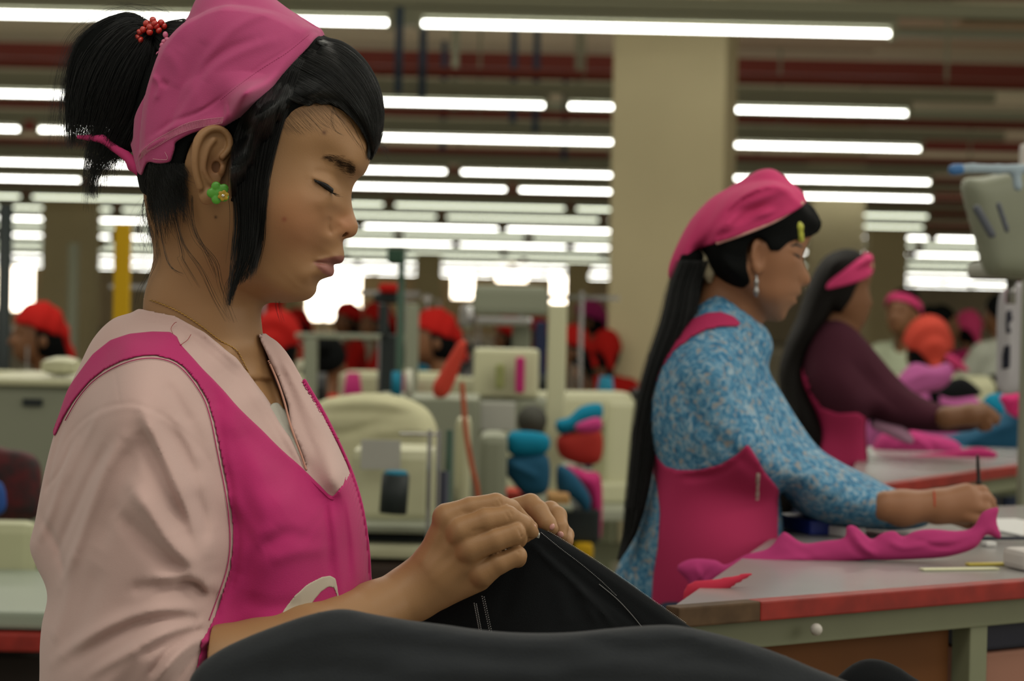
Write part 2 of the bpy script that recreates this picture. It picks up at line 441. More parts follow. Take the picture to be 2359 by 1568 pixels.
# lamp rows: depth, height offset rule from the photo, first tube edge and the last tube end
rows = [(60, 945, 2047, 1.0), (242, 1290, 2112, 1.0), (323, 75, 2165, 1.0), (399, 1050, 2195, 1.0), (437, 1185, 2200, 1.0), (478, 900, 2218, .3), (503, 1020, 2220, .55),
        (528, 1160, 2235, 1.0), (545, 920, 2238, .4), (566, 1052, 2250, 1.0), (584, 700, 2256, .3), (598, 1000, 2262, .6), (614, 1180, 2264, 1.0), (628, 1100, 2270, 1.0), (637, 1000, 2275, 1.0)]
LAMP_H = 1.43
lamp0 = None
names = ['first', 'second', 'third', 'fourth', 'fifth', 'sixth', 'seventh', 'eighth', 'ninth', 'tenth', 'eleventh', 'twelfth', 'thirteenth', 'fourteenth', 'fifteenth']
for ri, (y, x0, xe, br) in enumerate(rows):
    D = F*LAMP_H/(715-y); z = CAM_Z+LAMP_H; per = 2.52; L = 2.40
    xs = (x0-CX)/F*D; xend = (xe-CX)/F*D; half = .25*D+1.5
    k = -int((xs+half)/per)-1; xl = xs+k*per
    while xl < min(half, xend-.6):
        if xl+L > -half and (ri != 0 or xl < 3):
            first = lamp0 is None
            if first or br < .9:
                r_ = empty('ceiling_lamp', (xl+L/2, D, z), '', 'lamp')
                MB().cyl((xl+.03, D, z), (xl+L-.03, D, z), .0145, n=12).build('tube', M_TUBE if br > .9 else M_TUBE2, r_, True)
                MB().box((xl+L/2, D, z+.055), (L+.02, .05, .045), bev=.008).build('housing', M_GREY, r_)
                for sx in (xl+.012, xl+L-.012): MB().box((sx, D, z), (.03, .05, .07)).build('end_cap', M_GREY, r_)
                if first: lamp0 = r_
            else:
                r_ = dup(lamp0); r_.location = (xl+L/2, D, z)
            tag(r_, 'white fluorescent batten lamp in the %s row of lights from the camera' % names[ri], 'lamp', 'fluorescent lamps of the %s row' % names[ri])
        xl += per
    # trunking the lamps hang from
    xr = xend+.5 if ri else half
    tr = empty('lamp_trunking', (0, D, z+.14), 'grey steel trunking with a red pipe above the %s row of lamps' % names[ri], 'trunking')
    MB().box(((-half+xr)/2, D, z+.120), (half+xr, .07, .07)).build('channel', M_GREY, tr)
    MB().cyl((-half, D+.02, z+.215), (half+.5, D+.02, z+.215), 0.022+.0009*D, n=10).build('pipe', M_RED, tr, True)
    if D < 40:
        q = 0
        for hx in np.arange(-half+.7, xr, 2.52):
            MB().cyl((hx, D, z+.17), (hx, D, 3.7), .012, n=6).build('hanger', M_GREY, tr); q += 1
# roof beams and blue droppers
for i, D in enumerate((13.2, 17.0, 19.9, 24.4, 28.5, 33.0, 39, 45)):
    b = struct(MB().box((0, D, 3.58), (40, .12, .14)).build('trim_%d' % (20+i), M_RED if i % 2 == 0 else M_GREY))
for i, (px, D) in enumerate(((905, 14.5), (960, 14.8), (1035, 15.6), (1170, 16.6), (1222, 17.5), (1318, 18.6), (1010, 19.5), (1290, 20.5), (1400, 22))):
    x = (px-CX)/F*D
    o = MB().box((x, D, 3.22), (.05, .05, .98)).build('cable_dropper', M_BLUE if i % 3 != 2 else M_GREY)
    tag(o, 'slim dark blue steel dropper hanging from the ceiling above the hall', 'dropper', 'steel droppers under the ceiling')
# pale ceiling panels and ducts to the right
for i, (px, py, D, w, l, c) in enumerate(((2200, 120, 13.5, 1.9, 1.4, '#9a866c'), (2180, 250, 17.5, 2.4, 1.6, '#a0876c'), (1850, 200, 17.8, 1.3, 1.2, '#a28a70'), (2080, 215, 16, .9, .8, '#a68c72'))):
    p = at(px, py, D)
    tag(MB().box((p.x, D, 3.6-.02*i), (w, l, .03)).build('ceiling_panel', mat('panel_%d' % i, c, .8, .1)),
        ['broad beige ceiling panel at the top right, nearest the camera', 'long beige ceiling panel behind the second lamp row', 'small beige ceiling panel right of the big pillar', 'square beige ceiling panel over the woman in blue'][i], 'panel')
# ================================================================== the young woman in front
D0 = 1.75; U0 = D0/F
M_SKIN = mat('skin', '#a87c54', .48, .30, sss=.05, bump=.10, bscale=900, attr='tint')
M_HAIR = mat('black_hair', '#0b0f0f', .42, .45)
M_HAIRB = mat('black_hair_mass', '#070909', .8, .08, bump=.5, bscale=500)
M_KER = mat('pink_cotton', '#ab4874', .85, .12, bump=.25, bscale=1400, sheen=.15)
M_KER_IN = mat('pink_cotton_hem', '#b33a6c', .85, .12, bump=.25, bscale=1400)
M_APR = mat('magenta_apron', '#ac2c66', .8, .12, bump=.3, bscale=1600, sheen=.1)
M_HOOD = mat('pale_pink_fleece', '#bb9f99', .92, .1, bump=.25, bscale=1800, sheen=.25)
M_THREAD = mat('pale_thread', '#d9a3ae', .8, .2)
M_GOLD = mat('gold', '#b08a48', .35, .5, metal=.9)
TROUSER = []
girl = empty('person', (at(480, 715, D0).x, at(480, 715, D0).y, 0), 'young woman in pale pink hoodie, magenta apron and pink kerchief looking down at a zipper', 'person')
# ---- the hoodie's shape is needed first: the body stays under it
ho = [(318,712),(262,734),(218,778),(186,842),(158,905),(132,985),(112,1060),(97,1130),(84,1200),(72,1255),(88,1300),(118,1360),(106,1430),(104,1520),(118,1700),(240,2080),(500,2150),(760,2080),(850,1900),(856,1600),(852,1400),(846,1270),(832,1172),(808,1090),(775,1015),(742,950),(702,882),(668,822),(640,788),(612,768),(592,740),(575,690),(500,640),(410,632),(340,662)]
hcw = [(400,734,140),(470,776,150),(538,834,152),(590,905,148),(460,680,140),(520,740,150),(570,800,110),(400,680,110),(650,998,140),(700,1080,140),(590,830,60),(620,870,60),(650,940,80),
       (345,730,112),(300,745,120),(300,790,235),(250,800,150),(380,800,262),(430,855,290),(500,920,250),
       (280,895,395),(350,900,420),(220,950,320),(170,1010,190),(400,950,410),(320,850,360),
       (300,1050,470),(200,1100,350),(140,1170,210),(400,1080,460),(455,1120,415),(300,1250,490),(180,1280,350),(110,1270,150),(410,1250,480),(465,1280,430),
       (300,1420,500),(180,1440,390),(140,1400,260),(420,1420,480),(300,1600,520),(180,1600,420),(420,1560,500),(450,1500,470),
       (512,1010,290),(528,1100,300),(546,1200,305),(552,1300,310),(530,1400,320),(520,1500,330),(540,1620,340),
       (580,980,215),(600,1080,270),(560,1000,240),(650,1150,285),(700,1220,270),(760,1240,200),(805,1260,140),(610,1300,320),(700,1350,272),(780,1380,185),(620,1450,330),(760,1500,210),
       (762,1142,168),(800,1088,86),(745,1010,88),(720,1050,130),(700,940,70),(600,1700,330),(400,1800,420),(250,1900,300),(700,1900,260),(500,2000,260)]
hrg = [ # collar roll
 ([(325,716),(400,728),(470,768),(540,826),(580,870),(625,945),(668,1020),(702,1082)], 7, 8), ([(300,735),(390,752),(455,792),(520,848),(560,880)], -3.5, 4), ([(340,722),(420,742),(480,786),(535,838)], -2, 3),
 ([(545,842),(556,850),(562,838)], -4, 4), ([(575,880),(620,960),(665,1040),(690,1078)], -4, 4), ([(560,868),(610,950),(655,1030)], 5, 8), ([(590,778),(618,812),(640,850)], 4, 6),
 ([(640,830),(668,900),(700,985),(735,1060)], -4, 8), ([(650,830),(690,900),(735,990)], 5, 9),
 # shoulder and armhole seams
 ([(262,845),(270,890),(277,932)], -3, 2.4, True), ([(132,1050),(160,1000),(200,960),(240,938),(277,931),(320,932),(370,955),(420,990),(460,1030),(490,1080),(503,1130)], -4, 3.0, True),
 ([(138,1062),(168,1008),(208,968),(277,940),(320,941),(368,964),(415,999)], 3, 6), ([(100,1130),(140,1080),(165,1020)], -4, 6),
 # sleeve folds
 ([(330,940),(352,985),(385,1050),(420,1130),(455,1215),(482,1300)], 19, 15), ([(318,985),(350,1060),(385,1140),(425,1225)], -11, 18), ([(372,960),(420,1050),(470,1140),(492,1220)], -10, 15),
 ([(305,1120),(345,1170),(395,1240),(445,1295),(478,1335)], 20, 19), ([(270,1180),(320,1235),(390,1300),(440,1335)], -12, 20), ([(455,1080),(478,1150),(492,1220),(490,1290)], 12, 12), ([(440,1130),(466,1190),(476,1240)], -9, 9),
 ([(400,860),(440,930),(480,1000),(500,1060)], 8, 14), ([(380,880),(410,930),(440,980)], -7, 12), ([(400,955),(435,1010),(462,1075)], 8, 10),
 ([(285,1010),(245,1085),(212,1170),(180,1260),(140,1350)], 14, 16), ([(320,1010),(290,1090),(255,1180),(225,1270)], -8, 22), ([(250,1020),(205,1100),(165,1190),(128,1280)], -10, 14), ([(190,1000),(150,1090),(120,1180),(86,1250)], 10, 14), ([(230,950),(190,1030),(150,1120)], 6, 12),
 ([(150,960),(120,1060),(105,1140)], -6, 9), ([(95,1190),(130,1260),(150,1330)], -8, 14), ([(180,1260),(150,1400),(120,1480)], 8, 20), ([(230,1300),(190,1420),(150,1520)], -7, 26),
 # overhang above the elbow and its crease
 ([(350,1335),(400,1325),(450,1325),(482,1345),(486,1372)], 17, 14), ([(395,1352),(430,1345),(455,1352),(470,1380)], -19, 8), ([(300,1360),(350,1350),(400,1352)], -8, 14),
 # scrunched cuff folds
 ([(120,1525),(180,1480),(260,1435),(350,1405),(430,1400),(470,1410)], 13, 14), ([(160,1530),(230,1480),(320,1435),(400,1422),(450,1430)], -10, 12), ([(200,1560),(280,1510),(360,1465),(430,1440),(470,1440)], 12, 12),
 ([(330,1510),(400,1470),(450,1455),(470,1458)], -9, 8), ([(360,1575),(400,1520),(445,1480),(490,1470),(505,1478)], 15, 10), ([(340,1560),(385,1500),(430,1470)], -9, 8), ([(400,1580),(440,1520),(480,1490)], -10, 7), ([(440,1418),(456,1440),(452,1460)], -12, 5), ([(470,1425),(460,1450),(480,1470)], 9, 5),
 ([(230,1600),(280,1540),(330,1490)], 7, 18), ([(486,1340),(500,1420),(478,1470)], -8, 8),
 # chest drape
 ([(500,930),(510,1050),(530,1150),(542,1250),(530,1340),(500,1410)], -12, 12), ([(498,860),(530,930),(560,1010)], 4, 14),
 ([(560,1060),(600,1150),(610,1250),(590,1380)], 5, 28), ([(650,1120),(690,1160),(740,1190)], 5, 22), ([(600,1260),(660,1230),(720,1240)], -6, 18), ([(620,1290),(690,1270),(760,1262)], 4, 16), ([(760,1150),(775,1230),(785,1330),(790,1420)], 5, 9), ([(748,1150),(755,1230),(760,1330)], -5, 9), ([(800,1140),(815,1230),(825,1340)], 4, 8), ([(788,1130),(800,1230),(806,1330)], -4, 7),
 ([(520,1130),(560,1180),(600,1240)], 4, 16), ([(560,1380),(620,1400),(700,1390)], -5, 20), ([(545,1320),(580,1260),(640,1210)], 4, 18), ([(520,950),(580,1050),(640,1110)], 4, 20), ([(470,880),(540,960),(610,1040),(680,1090)], -3, 12)]
hrg = [(r[0], r[1]*(1.55 if r[2] > 5 and abs(r[1]) > 3 else 1.0))+tuple(r[2:]) for r in hrg]
HOOD = Inflate(D0, ho, hcw, hrg, S=40, h=.0014, smooth=2, reg=1.5e-3, rfade=16)
vcut = HOOD.pg([(300,560),(306,690),(322,706),(345,712),(400,726),(470,765),(540,824),(572,862),(606,918),(640,972),(668,1010),(702,1078),(706,1074),(688,1025),(668,985),(662,930),(640,870),(622,835),(606,800),(588,764),(610,700),(610,560)], False)
vskin = HOOD.pg([(380,760),(455,800),(520,850),(552,890),(585,945),(620,1000),(655,1030),(664,1000),(655,960),(636,905),(615,858),(600,820),(590,790),(575,760),(480,740)], False)
vtop = np.array([cpt(x, y, D0)[:2] for x, y in [(250,560),(300,700),(318,709),(400,716),(500,738),(584,760),(640,740),(640,560)]])
def under(P, d, dep=.005):
    sd_ = HOOD.g.look(HOOD.sd, P[:, 0], P[:, 1]); v = np.where(P[:, 2] < D0+.01, sdpoly_grid(P, vcut), sdpoly_grid(P, vtop)-.03)
    m = np.clip((sd_-.003)/.010, 0, 1)*np.clip(v/.005, 0, 1)
    lim = HOOD.sdf(P)+dep
    return np.where((sd_ > .003) & (v > 0), smax(d, lim-(1-m)*.015, .003), d)
# ---- head
prof = [(855,354),(847,383),(837,400),(821,415),(811,437),(809.5,462),(814,487),(821,507),(825,521),(821,537),(810,546),(797,549),(790.5,553),(790,566),(792.5,583),(792,598),(784,606),(770,608.5),
        (768,613),(769.5,624),(765,635),(750,639.5),(735,646),(729,657),(727.5,670),(721,681),(707,690.5),(681,695.5),(652,697.5),(624,697),(600,700),(585,712),(560,735),(500,745),(430,700),(372,600),(350,540),(338,470),(332,400),(338,300),(356,200),(392,120),(450,62),(530,30),(620,34),(700,62),(770,112),(822,180),(848,250),(857,310)]
hc = [(520,180,232),(430,200,205),(400,300,205),(400,420,190),(600,180,225),(680,220,200),(750,230,155),(800,280,120),(828,300,85),(700,330,186),(760,320,152),(810,340,112),(836,360,72),
      (620,330,212),(560,330,222),(480,330,225),(480,420,222),(560,430,219),(620,430,210),(670,430,196),(700,450,187),(720,400,166),(748,392,140),(700,395,177),(745,372,143),(790,372,116),(812,386,92),(826,392,66),
      (735,425,152),(752,432,138),(765,440,124),(778,446,98),(790,440,66),(800,437,42),(790,420,72),(765,415,122),(740,450,155),(760,465,134),(775,470,108),(788,468,68),(798,466,40),(804,466,28),
      (700,490,181),(735,490,148),(757,497,118),(772,502,80),(786,500,48),(800,498,32),(810,506,26),(812,524,24),(800,534,32),
      (763,520,88),(771,528,62),(778,520,56),(788,520,50),(783,538,50),(795,543,28),(770,545,68),(760,550,86),
      (700,550,152),(735,545,118),(640,540,186),(600,500,205),(560,540,196),(500,520,200),(560,600,165),(620,600,162),(670,600,142),(700,600,116),(722,604,92),(740,606,74),(757,605,54),(775,600,36),
      (740,590,76),(765,580,56),(780,570,34),(745,620,68),(757,624,50),(735,634,72),(750,634,48),(722,625,90),(715,650,74),(700,670,72),(715,668,50),(680,685,70),(650,680,98),(620,670,120),(600,650,142),
      (640,640,140),(670,650,118),(560,660,130),(500,620,150),(440,600,140),(400,560,120),(560,700,70),(480,680,110),(380,480,140)]
hr = [([(715,408),(732,412),(750,419),(768,430),(780,441)], 5, 7), ([(717,413),(733,421),(750,432),(766,443)], -4.0, 3.2), ([(712,420),(735,437),(752,447),(768,456)], 2.2, 8),
      ([(720,396),(742,396),(765,404),(782,418)], -3.0, 8), ([(745,368),(775,366),(805,380)], 3.0, 11),
      ([(762,500),(756,512),(757,527),(764,540)], -8, 4.5), ([(768,528),(776,514),(790,512)], 2, 7),
      ([(722,603),(740,605.5),(757,607),(776,608)], -7.5, 3.0), ([(722,603)], -3, 7), ([(727,599),(745,596),(763,594),(782,593)], 3.6, 6), ([(733,609),(746,616),(760,622)], 6, 7.5), ([(728,624),(742,638)], -3, 8),
      ([(781,558),(779,575)], -1.5, 5)]
HEAD = Inflate(D0, prof, hc, hr, S=22, h=.0008, smooth=1, reg=1e-3, rfade=9)
# neck in camera-frame x/z/depth
def xzd(px, py, w=0): p = cpt(px, py, D0-w*U0); return np.array([p[0], p[1], p[2]])
nk = [xzd(495, 560), xzd(478, 640), xzd(464, 710), xzd(466, 790), xzd(475, 930), xzd(490, 1100)]
nr = [.043, .0425, .0440, .0465, .050, .060]
def nose_cut(P): return None
ear_c = HEAD.on(490, 372)
E0 = ear_c+np.array([.000, 0, -.006])
# ear frame: local u forward, v up, w out (towards camera); leaning back, flaring out at the rear
ang = math.radians(-8); ca, sa = math.cos(ang), math.sin(ang)
EU = np.array([ca, sa, .40]); EU /= np.linalg.norm(EU)
EV = np.array([-sa, ca, 0.0]); EW = np.cross(EU, EV); EW = EW if EW[2] < 0 else -EW; EV = np.cross(EW, EU); EV = EV if EV[1] > 0 else -EV
def eloc(P):
    q = P-E0; return np.stack([q@EU, q@EV, q@EW], 1)/.00035   # in photo pixels at D0
ear_out = catmull([(-10,78),(18,76),(36,58),(42,30),(34,2),(26,-30),(22,-58),(14,-84),(0,-96),(-14,-90),(-26,-62),(-40,-30),(-48,6),(-48,36),(-36,62)], 4, True)
helix = catmull([(20,12),(32,34),(28,56),(10,70),(-12,68),(-30,52),(-40,24),(-40,-6),(-32,-36),(-20,-62)], 4)
antih = catmull([(-4,44),(-14,26),(-18,0),(-16,-24),(-2,-44),(8,-50)], 4)
def ear(P):
    L = eloc(P); d2 = sdpoly(L[:, :2], ear_out); wv = L[:, 2]
    bowl = -9*np.exp(-((L[:, 0]+0)**2/300+(L[:, 1]+10)**2/700))
    slab = np.maximum(d2, np.abs(wv-4-bowl+L[:, 0]*.08)-6.5)
    hx = np.stack([helix[:, 0], helix[:, 1]], 1)
    dh = np.sqrt(seg_dist(L[:, :2], hx, False)**2+(wv-13)**2)-7.5
    da = np.sqrt(seg_dist(L[:, :2], antih, False)**2+(wv-9)**2)-6.5
    dt = np.sqrt((L[:, 0]-24)**2+((L[:, 1]+16)/1.6)**2+(wv-8)**2)-8.5
    lob = np.sqrt(((L[:, 0]-2)/1.1)**2+((L[:, 1]+78)/1.2)**2+((wv-8)/.8)**2)-14
    d = smin(slab, dh, 4); d = smin(d, da, 4); d = smin(d, dt, 5); d = smin(d, lob, 6)
    hole = np.sqrt((L[:, 0]-12)**2/1+((L[:, 1]+12)**2)/2+((wv+2)/1.5)**2)-9
    d = smax(d, -hole, 4)
    return d*.00035
nos = HEAD.on(795, 541)
def head_fn(P):
    d = HEAD.sdf(P)
    n = chain(P, nk, nr, .01); d = smin(d, n, .009)
    m = np.abs(P-E0).max(1) < .05
    if m.any(): d[m] = smin(d[m], ear(P[m]), .0025)
    c = nos+np.array([-.002, .0012, .0022]); e = ell(P, c, (.0040, .0024, .0036)); d = smax(d, -e, .0012)
    pl_ = smax(smax(HOOD.sdf(P, -.0075), sdpoly_grid(P, vskin), .002), P[:, 1]-cpt(0, 800, D0)[1], .01)
    d = smin(d, pl_, .010)
    sd_ = HOOD.g.look(HOOD.sd, P[:, 0], P[:, 1]); t = np.clip((cpt(0, 790, D0)[1]-P[:, 1])/.03, 0, 1)
    d = np.where((sd_ > .002) & (t > 0), smax(d, HOOD.sdf(P)+.0065-(1-t)*.03, .003), d)
    d = under(P, d)
    return d
lo, hi = HEAD.box(); lo[1] = cpt(0, 1120, D0)[1]; lo[2] -= .012
headmesh = nets(head_fn, lo, hi, .00105)
# ---- hands and forearms
def hp(px, py, w): p = cpt(px, py, D0-w*U0); return p
def jn(pts): return [hp(*p[:3]) for p in pts], [p[3]*U0 for p in pts]
R_fing = [  # right hand: index, middle, ring, little  (px, py, towards camera px, radius px)
 [(1030,1192,95,31),(1084,1171,92,26.5),(1142,1161,84,25),(1176,1172,50,22),(1212,1205,20,17),(1226,1213,14,13)],
 [(1062,1222,112,31),(1118,1199,112,27),(1170,1190,98,25),(1203,1207,72,21.5),(1222,1222,46,16.5),(1228,1226,38,13.5)],
 [(1084,1262,112,31),(1140,1243,116,27),(1184,1228,104,26),(1192,1240,62,22),(1176,1254,26,18)],
 [(1112,1318,96,29),(1150,1296,104,25),(1190,1280,96,23),(1192,1286,62,20),(1172,1292,34,17)]]
R_palm = [((1025,1225,85),(985,1310,70),36,36),((1058,1245,90),(1000,1322,72),38,38),((1080,1285,88),(1010,1340,70),38,38),((1100,1328,74),(1020,1362,60),34,36),((1020,1240,60),(990,1330,40),34,38)]
R_arm = [((1000,1322,62),(955,1362,56),62,62),((955,1362,56),(860,1412,110),62,66),((860,1412,110),(700,1480,270),66,80),((700,1480,270),(500,1545,370),80,92),((500,1545,370),(290,1570,340),92,105),((290,1570,340),(290,1200,300),105,100)]
R_thumb = [(1010,1290,20,30),(1085,1262,-8,27),(1150,1240,-4,23),(1205,1232,0,19),(1222,1228,4,15)]
def hand_fn(P, fing, palm, arm, thumb, kf=6):
    d = None
    for a, b, ra, rb in palm+arm:
        e = cone(P, hp(*a), hp(*b), ra*U0, rb*U0); d = e if d is None else smin(d, e, (16 if (a, b, ra, rb) in palm else 26)*U0)
    f = None
    for fg in fing:
        p, r = jn(fg); e = chain(P, p, r, 5*U0); f = e if f is None else smin(f, e, 2.2*U0)
        d = smin(d, cone(P, p[0], p[0]+(p[1]-p[0])*.35, r[0]*1.02, r[1]), 12*U0)
        # knuckle
        k = ell(P, p[0]+np.array([0, 0, -1*U0]), (26*U0,)*3); d = smin(d, k, 16*U0)
    if thumb:
        p, r = jn(thumb); e = chain(P, p, r, 5*U0); d = smin(d, e, 8*U0)
    return smin(d, f, 6*U0)
def crease(P, d, pts, r, dep):
    q = np.array([hp(*p) for p in pts]); best = np.full(len(P), 1e9)
    for a, b in zip(q[:-1], q[1:]):
        ab = b-a; t = np.clip(((P-a)@ab)/(ab@ab), 0, 1); best = np.minimum(best, ((P-a-t[:, None]*ab)**2).sum(1))
    return d+dep*np.exp(-best/(r*r))
def rhand(P):
    d = hand_fn(P, R_fing, R_palm, R_arm, R_thumb)
    d = np.where(P[:, 0] < hp(500,0,300)[0], smax(d, HOOD.sdf(P)+.006, .003), d)
    for pts in ([(1133,1140,108),(1142,1150,112),(1147,1164,110)], [(1140,1137,104),(1150,1148,108),(1154,1160,104)],
                [(1160,1170,124),(1168,1182,124),(1172,1196,120)], [(1168,1168,120),(1177,1180,120),(1180,1192,116)],
                [(1186,1208,130),(1196,1220,128),(1200,1236,122)], [(1186,1262,120),(1196,1272,116)]):
        d = crease(P, d, pts, .0011, .0009)
    for pts in ([(1066,1178,118),(1092,1176,112)], [(1090,1222,138),(1112,1218,134)]): d = crease(P, d, pts, .002, .0006)
    # tendon hints over the back of the hand
    for a, b in (((1030,1192,124),(975,1290,118)), ((1060,1222,138),(990,1310,122)), ((1084,1262,136),(1000,1330,118))):
        d = crease(P, d, [a, b], .004, -.0007)
    return d
lo = np.minimum(hp(560,1590,200), hp(560,1590,60))-.03; hi = np.maximum(hp(1245,1120,-60), hp(1245,1120,160))+.004
lo = np.array([hp(150,0,0)[0], hp(0,1700,0)[1], D0-.175]); hi = np.array([hp(1250,0,0)[0], hp(0,1115,0)[1], D0+.03])
rmesh = nets(rhand, lo, hi, .0011)
DL = -130
L_fing = [
 [(1105,1215,-130,28),(1165,1178,-128,27),(1222,1161,-112,25),(1240,1176,-92,24),(1262,1206,-70,20),(1272,1217,-62,15)],
 [(1150,1235,-150,28),(1215,1195,-160,26),(1268,1176,-160,23),(1284,1188,-132,22.5),(1290,1215,-104,20),(1292,1233,-92,15)],
 [(1180,1265,-165,27),(1240,1232,-190,25),(1290,1218,-190,22),(1303,1232,-160,20),(1305,1246,-130,17)],
 [(1180,1295,-165,25),(1230,1275,-195,22),(1275,1262,-190,19),(1290,1268,-160,17)]]
L_palm = [((1120,1240,-150),(1020,1330,-170),38,40),((1150,1270,-165),(1030,1350,-180),38,40),((1160,1300,-170),(1040,1370,-180),34,36)]
L_arm = [((1020,1335,-175),(940,1380,-200),60,64),((940,1380,-200),(720,1480,-270),64,90),((720,1480,-270),(520,1540,-360),90,110),((520,1540,-360),(420,1200,-400),110,130)]
L_thumb = [(1090,1300,-120,29),(1150,1275,-80,25),(1205,1250,-58,20),(1232,1238,-52,15)]
def lhand(P): return hand_fn(P, L_fing, L_palm, L_arm, L_thumb)
lo = np.array([hp(560,0,0)[0], hp(0,1640,0)[1], D0-.0]); hi = np.array([hp(1345,0,0)[0]+.012, hp(0,1120,0)[1], D0+.19])
lmesh = nets(lhand, lo, hi, .0013)
# torso, hips, legs under the clothes
def core(P):
    a = ell(P, xzd(490, 1130), (.078, .15, .10)); b = ell(P, xzd(490, 1680), (.10, .22, .13))
    d = np.maximum(smin(a, b, .05), np.where(P[:, 1] > cpt(0, 1900, D0)[1], HOOD.sdf(P)+.014, -1))
    for s_ in (-1, 1):
        hip = xzd(480, 2000)+np.array([0, 0, s_*.08]); kn = xzd(490, 3250)+np.array([0, 0, s_*.09]); ft = xzd(470, 4330)+np.array([0, 0, s_*.09])
        d = smin(d, cone(P, hip, kn, .085, .06), .04); d = smin(d, cone(P, kn, ft, .06, .042), .02)
        d = smin(d, cone(P, ft+np.array([-.02, -.025, 0]), ft+np.array([.15, -.045, 0]), .035, .028), .01)
    return under(P, d, .012)
def trousers(P):
    d = ell(P, xzd(490, 1930), (.125, .16, .165))
    for s_ in (-1, 1):
        hip = xzd(480, 2000)+np.array([0, 0, s_*.08]); kn = xzd(490, 3250)+np.array([0, 0, s_*.09]); ft = xzd(470, 4150)+np.array([0, 0, s_*.09])
        d = smin(d, cone(P, hip, kn, .105, .085), .04); d = smin(d, cone(P, kn, ft, .085, .075), .02)
    return d
ce = xzd(480, 1600)
cmesh = nets(core, ce+np.array([-.24, -1.06, -.22]), ce+np.array([.28, .5, .22]), .009)
tl = nets(trousers, ce+np.array([-.24, -1.06, -.28]), ce+np.array([.28, .2, .28]), .012)
obj_sdf('trousers', None, 0, 0, 0, mat('dark_trousers', '#23252c', .9), girl, [tl])
body = obj_sdf('body', None, None, None, None, M_SKIN, girl, [headmesh, rmesh, lmesh, cmesh])
# skin tint: lips, brow roots, pinker nose and knuckles, painted where they are
def tint_body():
    me = body.data; n = len(me.vertices); co = np.empty(n*3, np.float32); me.vertices.foreach_get('co', co); co = co.reshape(-1, 3)
    q = (co-CM[:3, 3])@CM[:3, :3]; P = np.stack([q[:, 0], q[:, 1], -q[:, 2]], 1)
    nh = len(headmesh[0]); base = np.array(lin('#94704c')); col = np.tile(base, (n, 1))
    px = P[:, 0]/P[:, 2]*F+CX; py = -P[:, 1]/P[:, 2]*F+CY
    def mix(m, c):
        c = np.array(lin(c)); col[:] = col*(1-m[:, None])+c*m[:, None]
    X = P[:, 0]; Z = P[:, 1]; hm = np.zeros(n); hm[:nh] = 1
    up = HEAD.pg([(721,603),(735,598),(752,594),(770,590),(786,588),(800,592),(800,608),(783,610),(770,610),(757,608.5),(740,606)], False)
    lw = HEAD.pg([(722,604),(740,606),(757,608),(776,609),(776,622),(772,640),(758,637),(744,629),(732,616)], False)
    for pl_, c in ((up, '#7a4a42'), (lw, '#8f5c54')):
        d = sdpoly_grid(P, pl_, .0006); mix(hm*np.clip(.5-d/.0016, 0, 1), c)
    bl = lambda x, y, r, c, k: mix(hm*k*np.exp(-(((px-x)**2+(py-y)**2)/r**2)), c)
    bl(700, 520, 70, '#b27a5a', .5); bl(800, 515, 30, '#b87a58', .5); bl(640, 480, 60, '#a87450', .4)
    bl(747, 305, 5, '#5a3a28', .9); bl(655, 505, 6, '#8a4a3a', .7); bl(497, 500, 3.5, '#3a2418', .9); bl(495, 385, 26, '#8a5c42', .6)
    at_ = me.color_attributes.new('tint', 'FLOAT_COLOR', 'POINT')
    at_.data.foreach_set('color', np.concatenate([np.clip(col, 0, 1), np.ones((n, 1))], 1).astype(np.float32).ravel())
tint_body()
# nails
def nail(px, py, w, rx, ry, rot, tiltx=0, tilty=0):
    c = hp(px, py, w); v, q = nets(lambda P: ell(P, (0, 0, 0), (rx*U0, ry*U0, 4.5*U0)), (-.006,)*3, (.006,)*3, .0004)
    a = math.radians(rot); R = np.array([[math.cos(a), -math.sin(a), 0], [math.sin(a), math.cos(a), 0], [0, 0, 1]])
    b = math.radians(tilty); R2 = np.array([[math.cos(b), 0, math.sin(b)], [0, 1, 0], [-math.sin(b), 0, math.cos(b)]])
    return (v@(R@R2).T+c, q)
M_NAIL = mat('nail', '#bd8a80', .25, .5, coat=.3)
obj_sdf('fingernail', None, 0, 0, 0, M_NAIL, girl, [nail(1227,1215,55,6.5,9,-40,0,30)])
obj_sdf('fingernail', None, 0, 0, 0, M_NAIL, girl, [nail(1272,1213,-44,6,8,-30,0,25)])
obj_sdf('fingernail', None, 0, 0, 0, M_NAIL, girl, [nail(1291,1231,-76,8,8,20,0,10)])
# ---- eye
e0 = HEAD.on(748, 428)
M_EYE = mat('eye_dark', '#0f0b0a', .5, .2)
ep = [(724,414),(735,419.5),(747,427),(757,435),(765,441)]
q = HEAD.on([p[0] for p in ep], [p[1] for p in ep], -.0004); q = catmull(q, 6)
tube_obj('eye', [(q, np.interp(np.arange(len(q)), [0, 5, 14, 22, len(q)-1], [.0003, .0014, .0026, .0026, .0008]))], M_EYE, girl, 8)
lash = []
for i in range(130):
    t = RNG.random(); k = t*(len(ep)-1); j = min(int(k), len(ep)-2); f_ = k-j
    x = ep[j][0]*(1-f_)+ep[j+1][0]*f_; y = ep[j][1]*(1-f_)+ep[j+1][1]*f_
    a = HEAD.on(x, y-1.5, .0003); Ln = (11+10*t)*(.7+.5*RNG.random())*U0; sp = .35+.5*t+RNG.normal(0, .12)
    b = a+np.array([sp*.7, -.75, -.65+.3*t])*Ln*.6; c_ = b+np.array([sp*1.3, -.25, -.4])*Ln*.6
    lash.append((catmull([a, b, c_], 3), np.linspace(.00016, .00005, 7)))
tube_obj('eyelashes', lash, M_HAIR, girl, 3)
brow = []
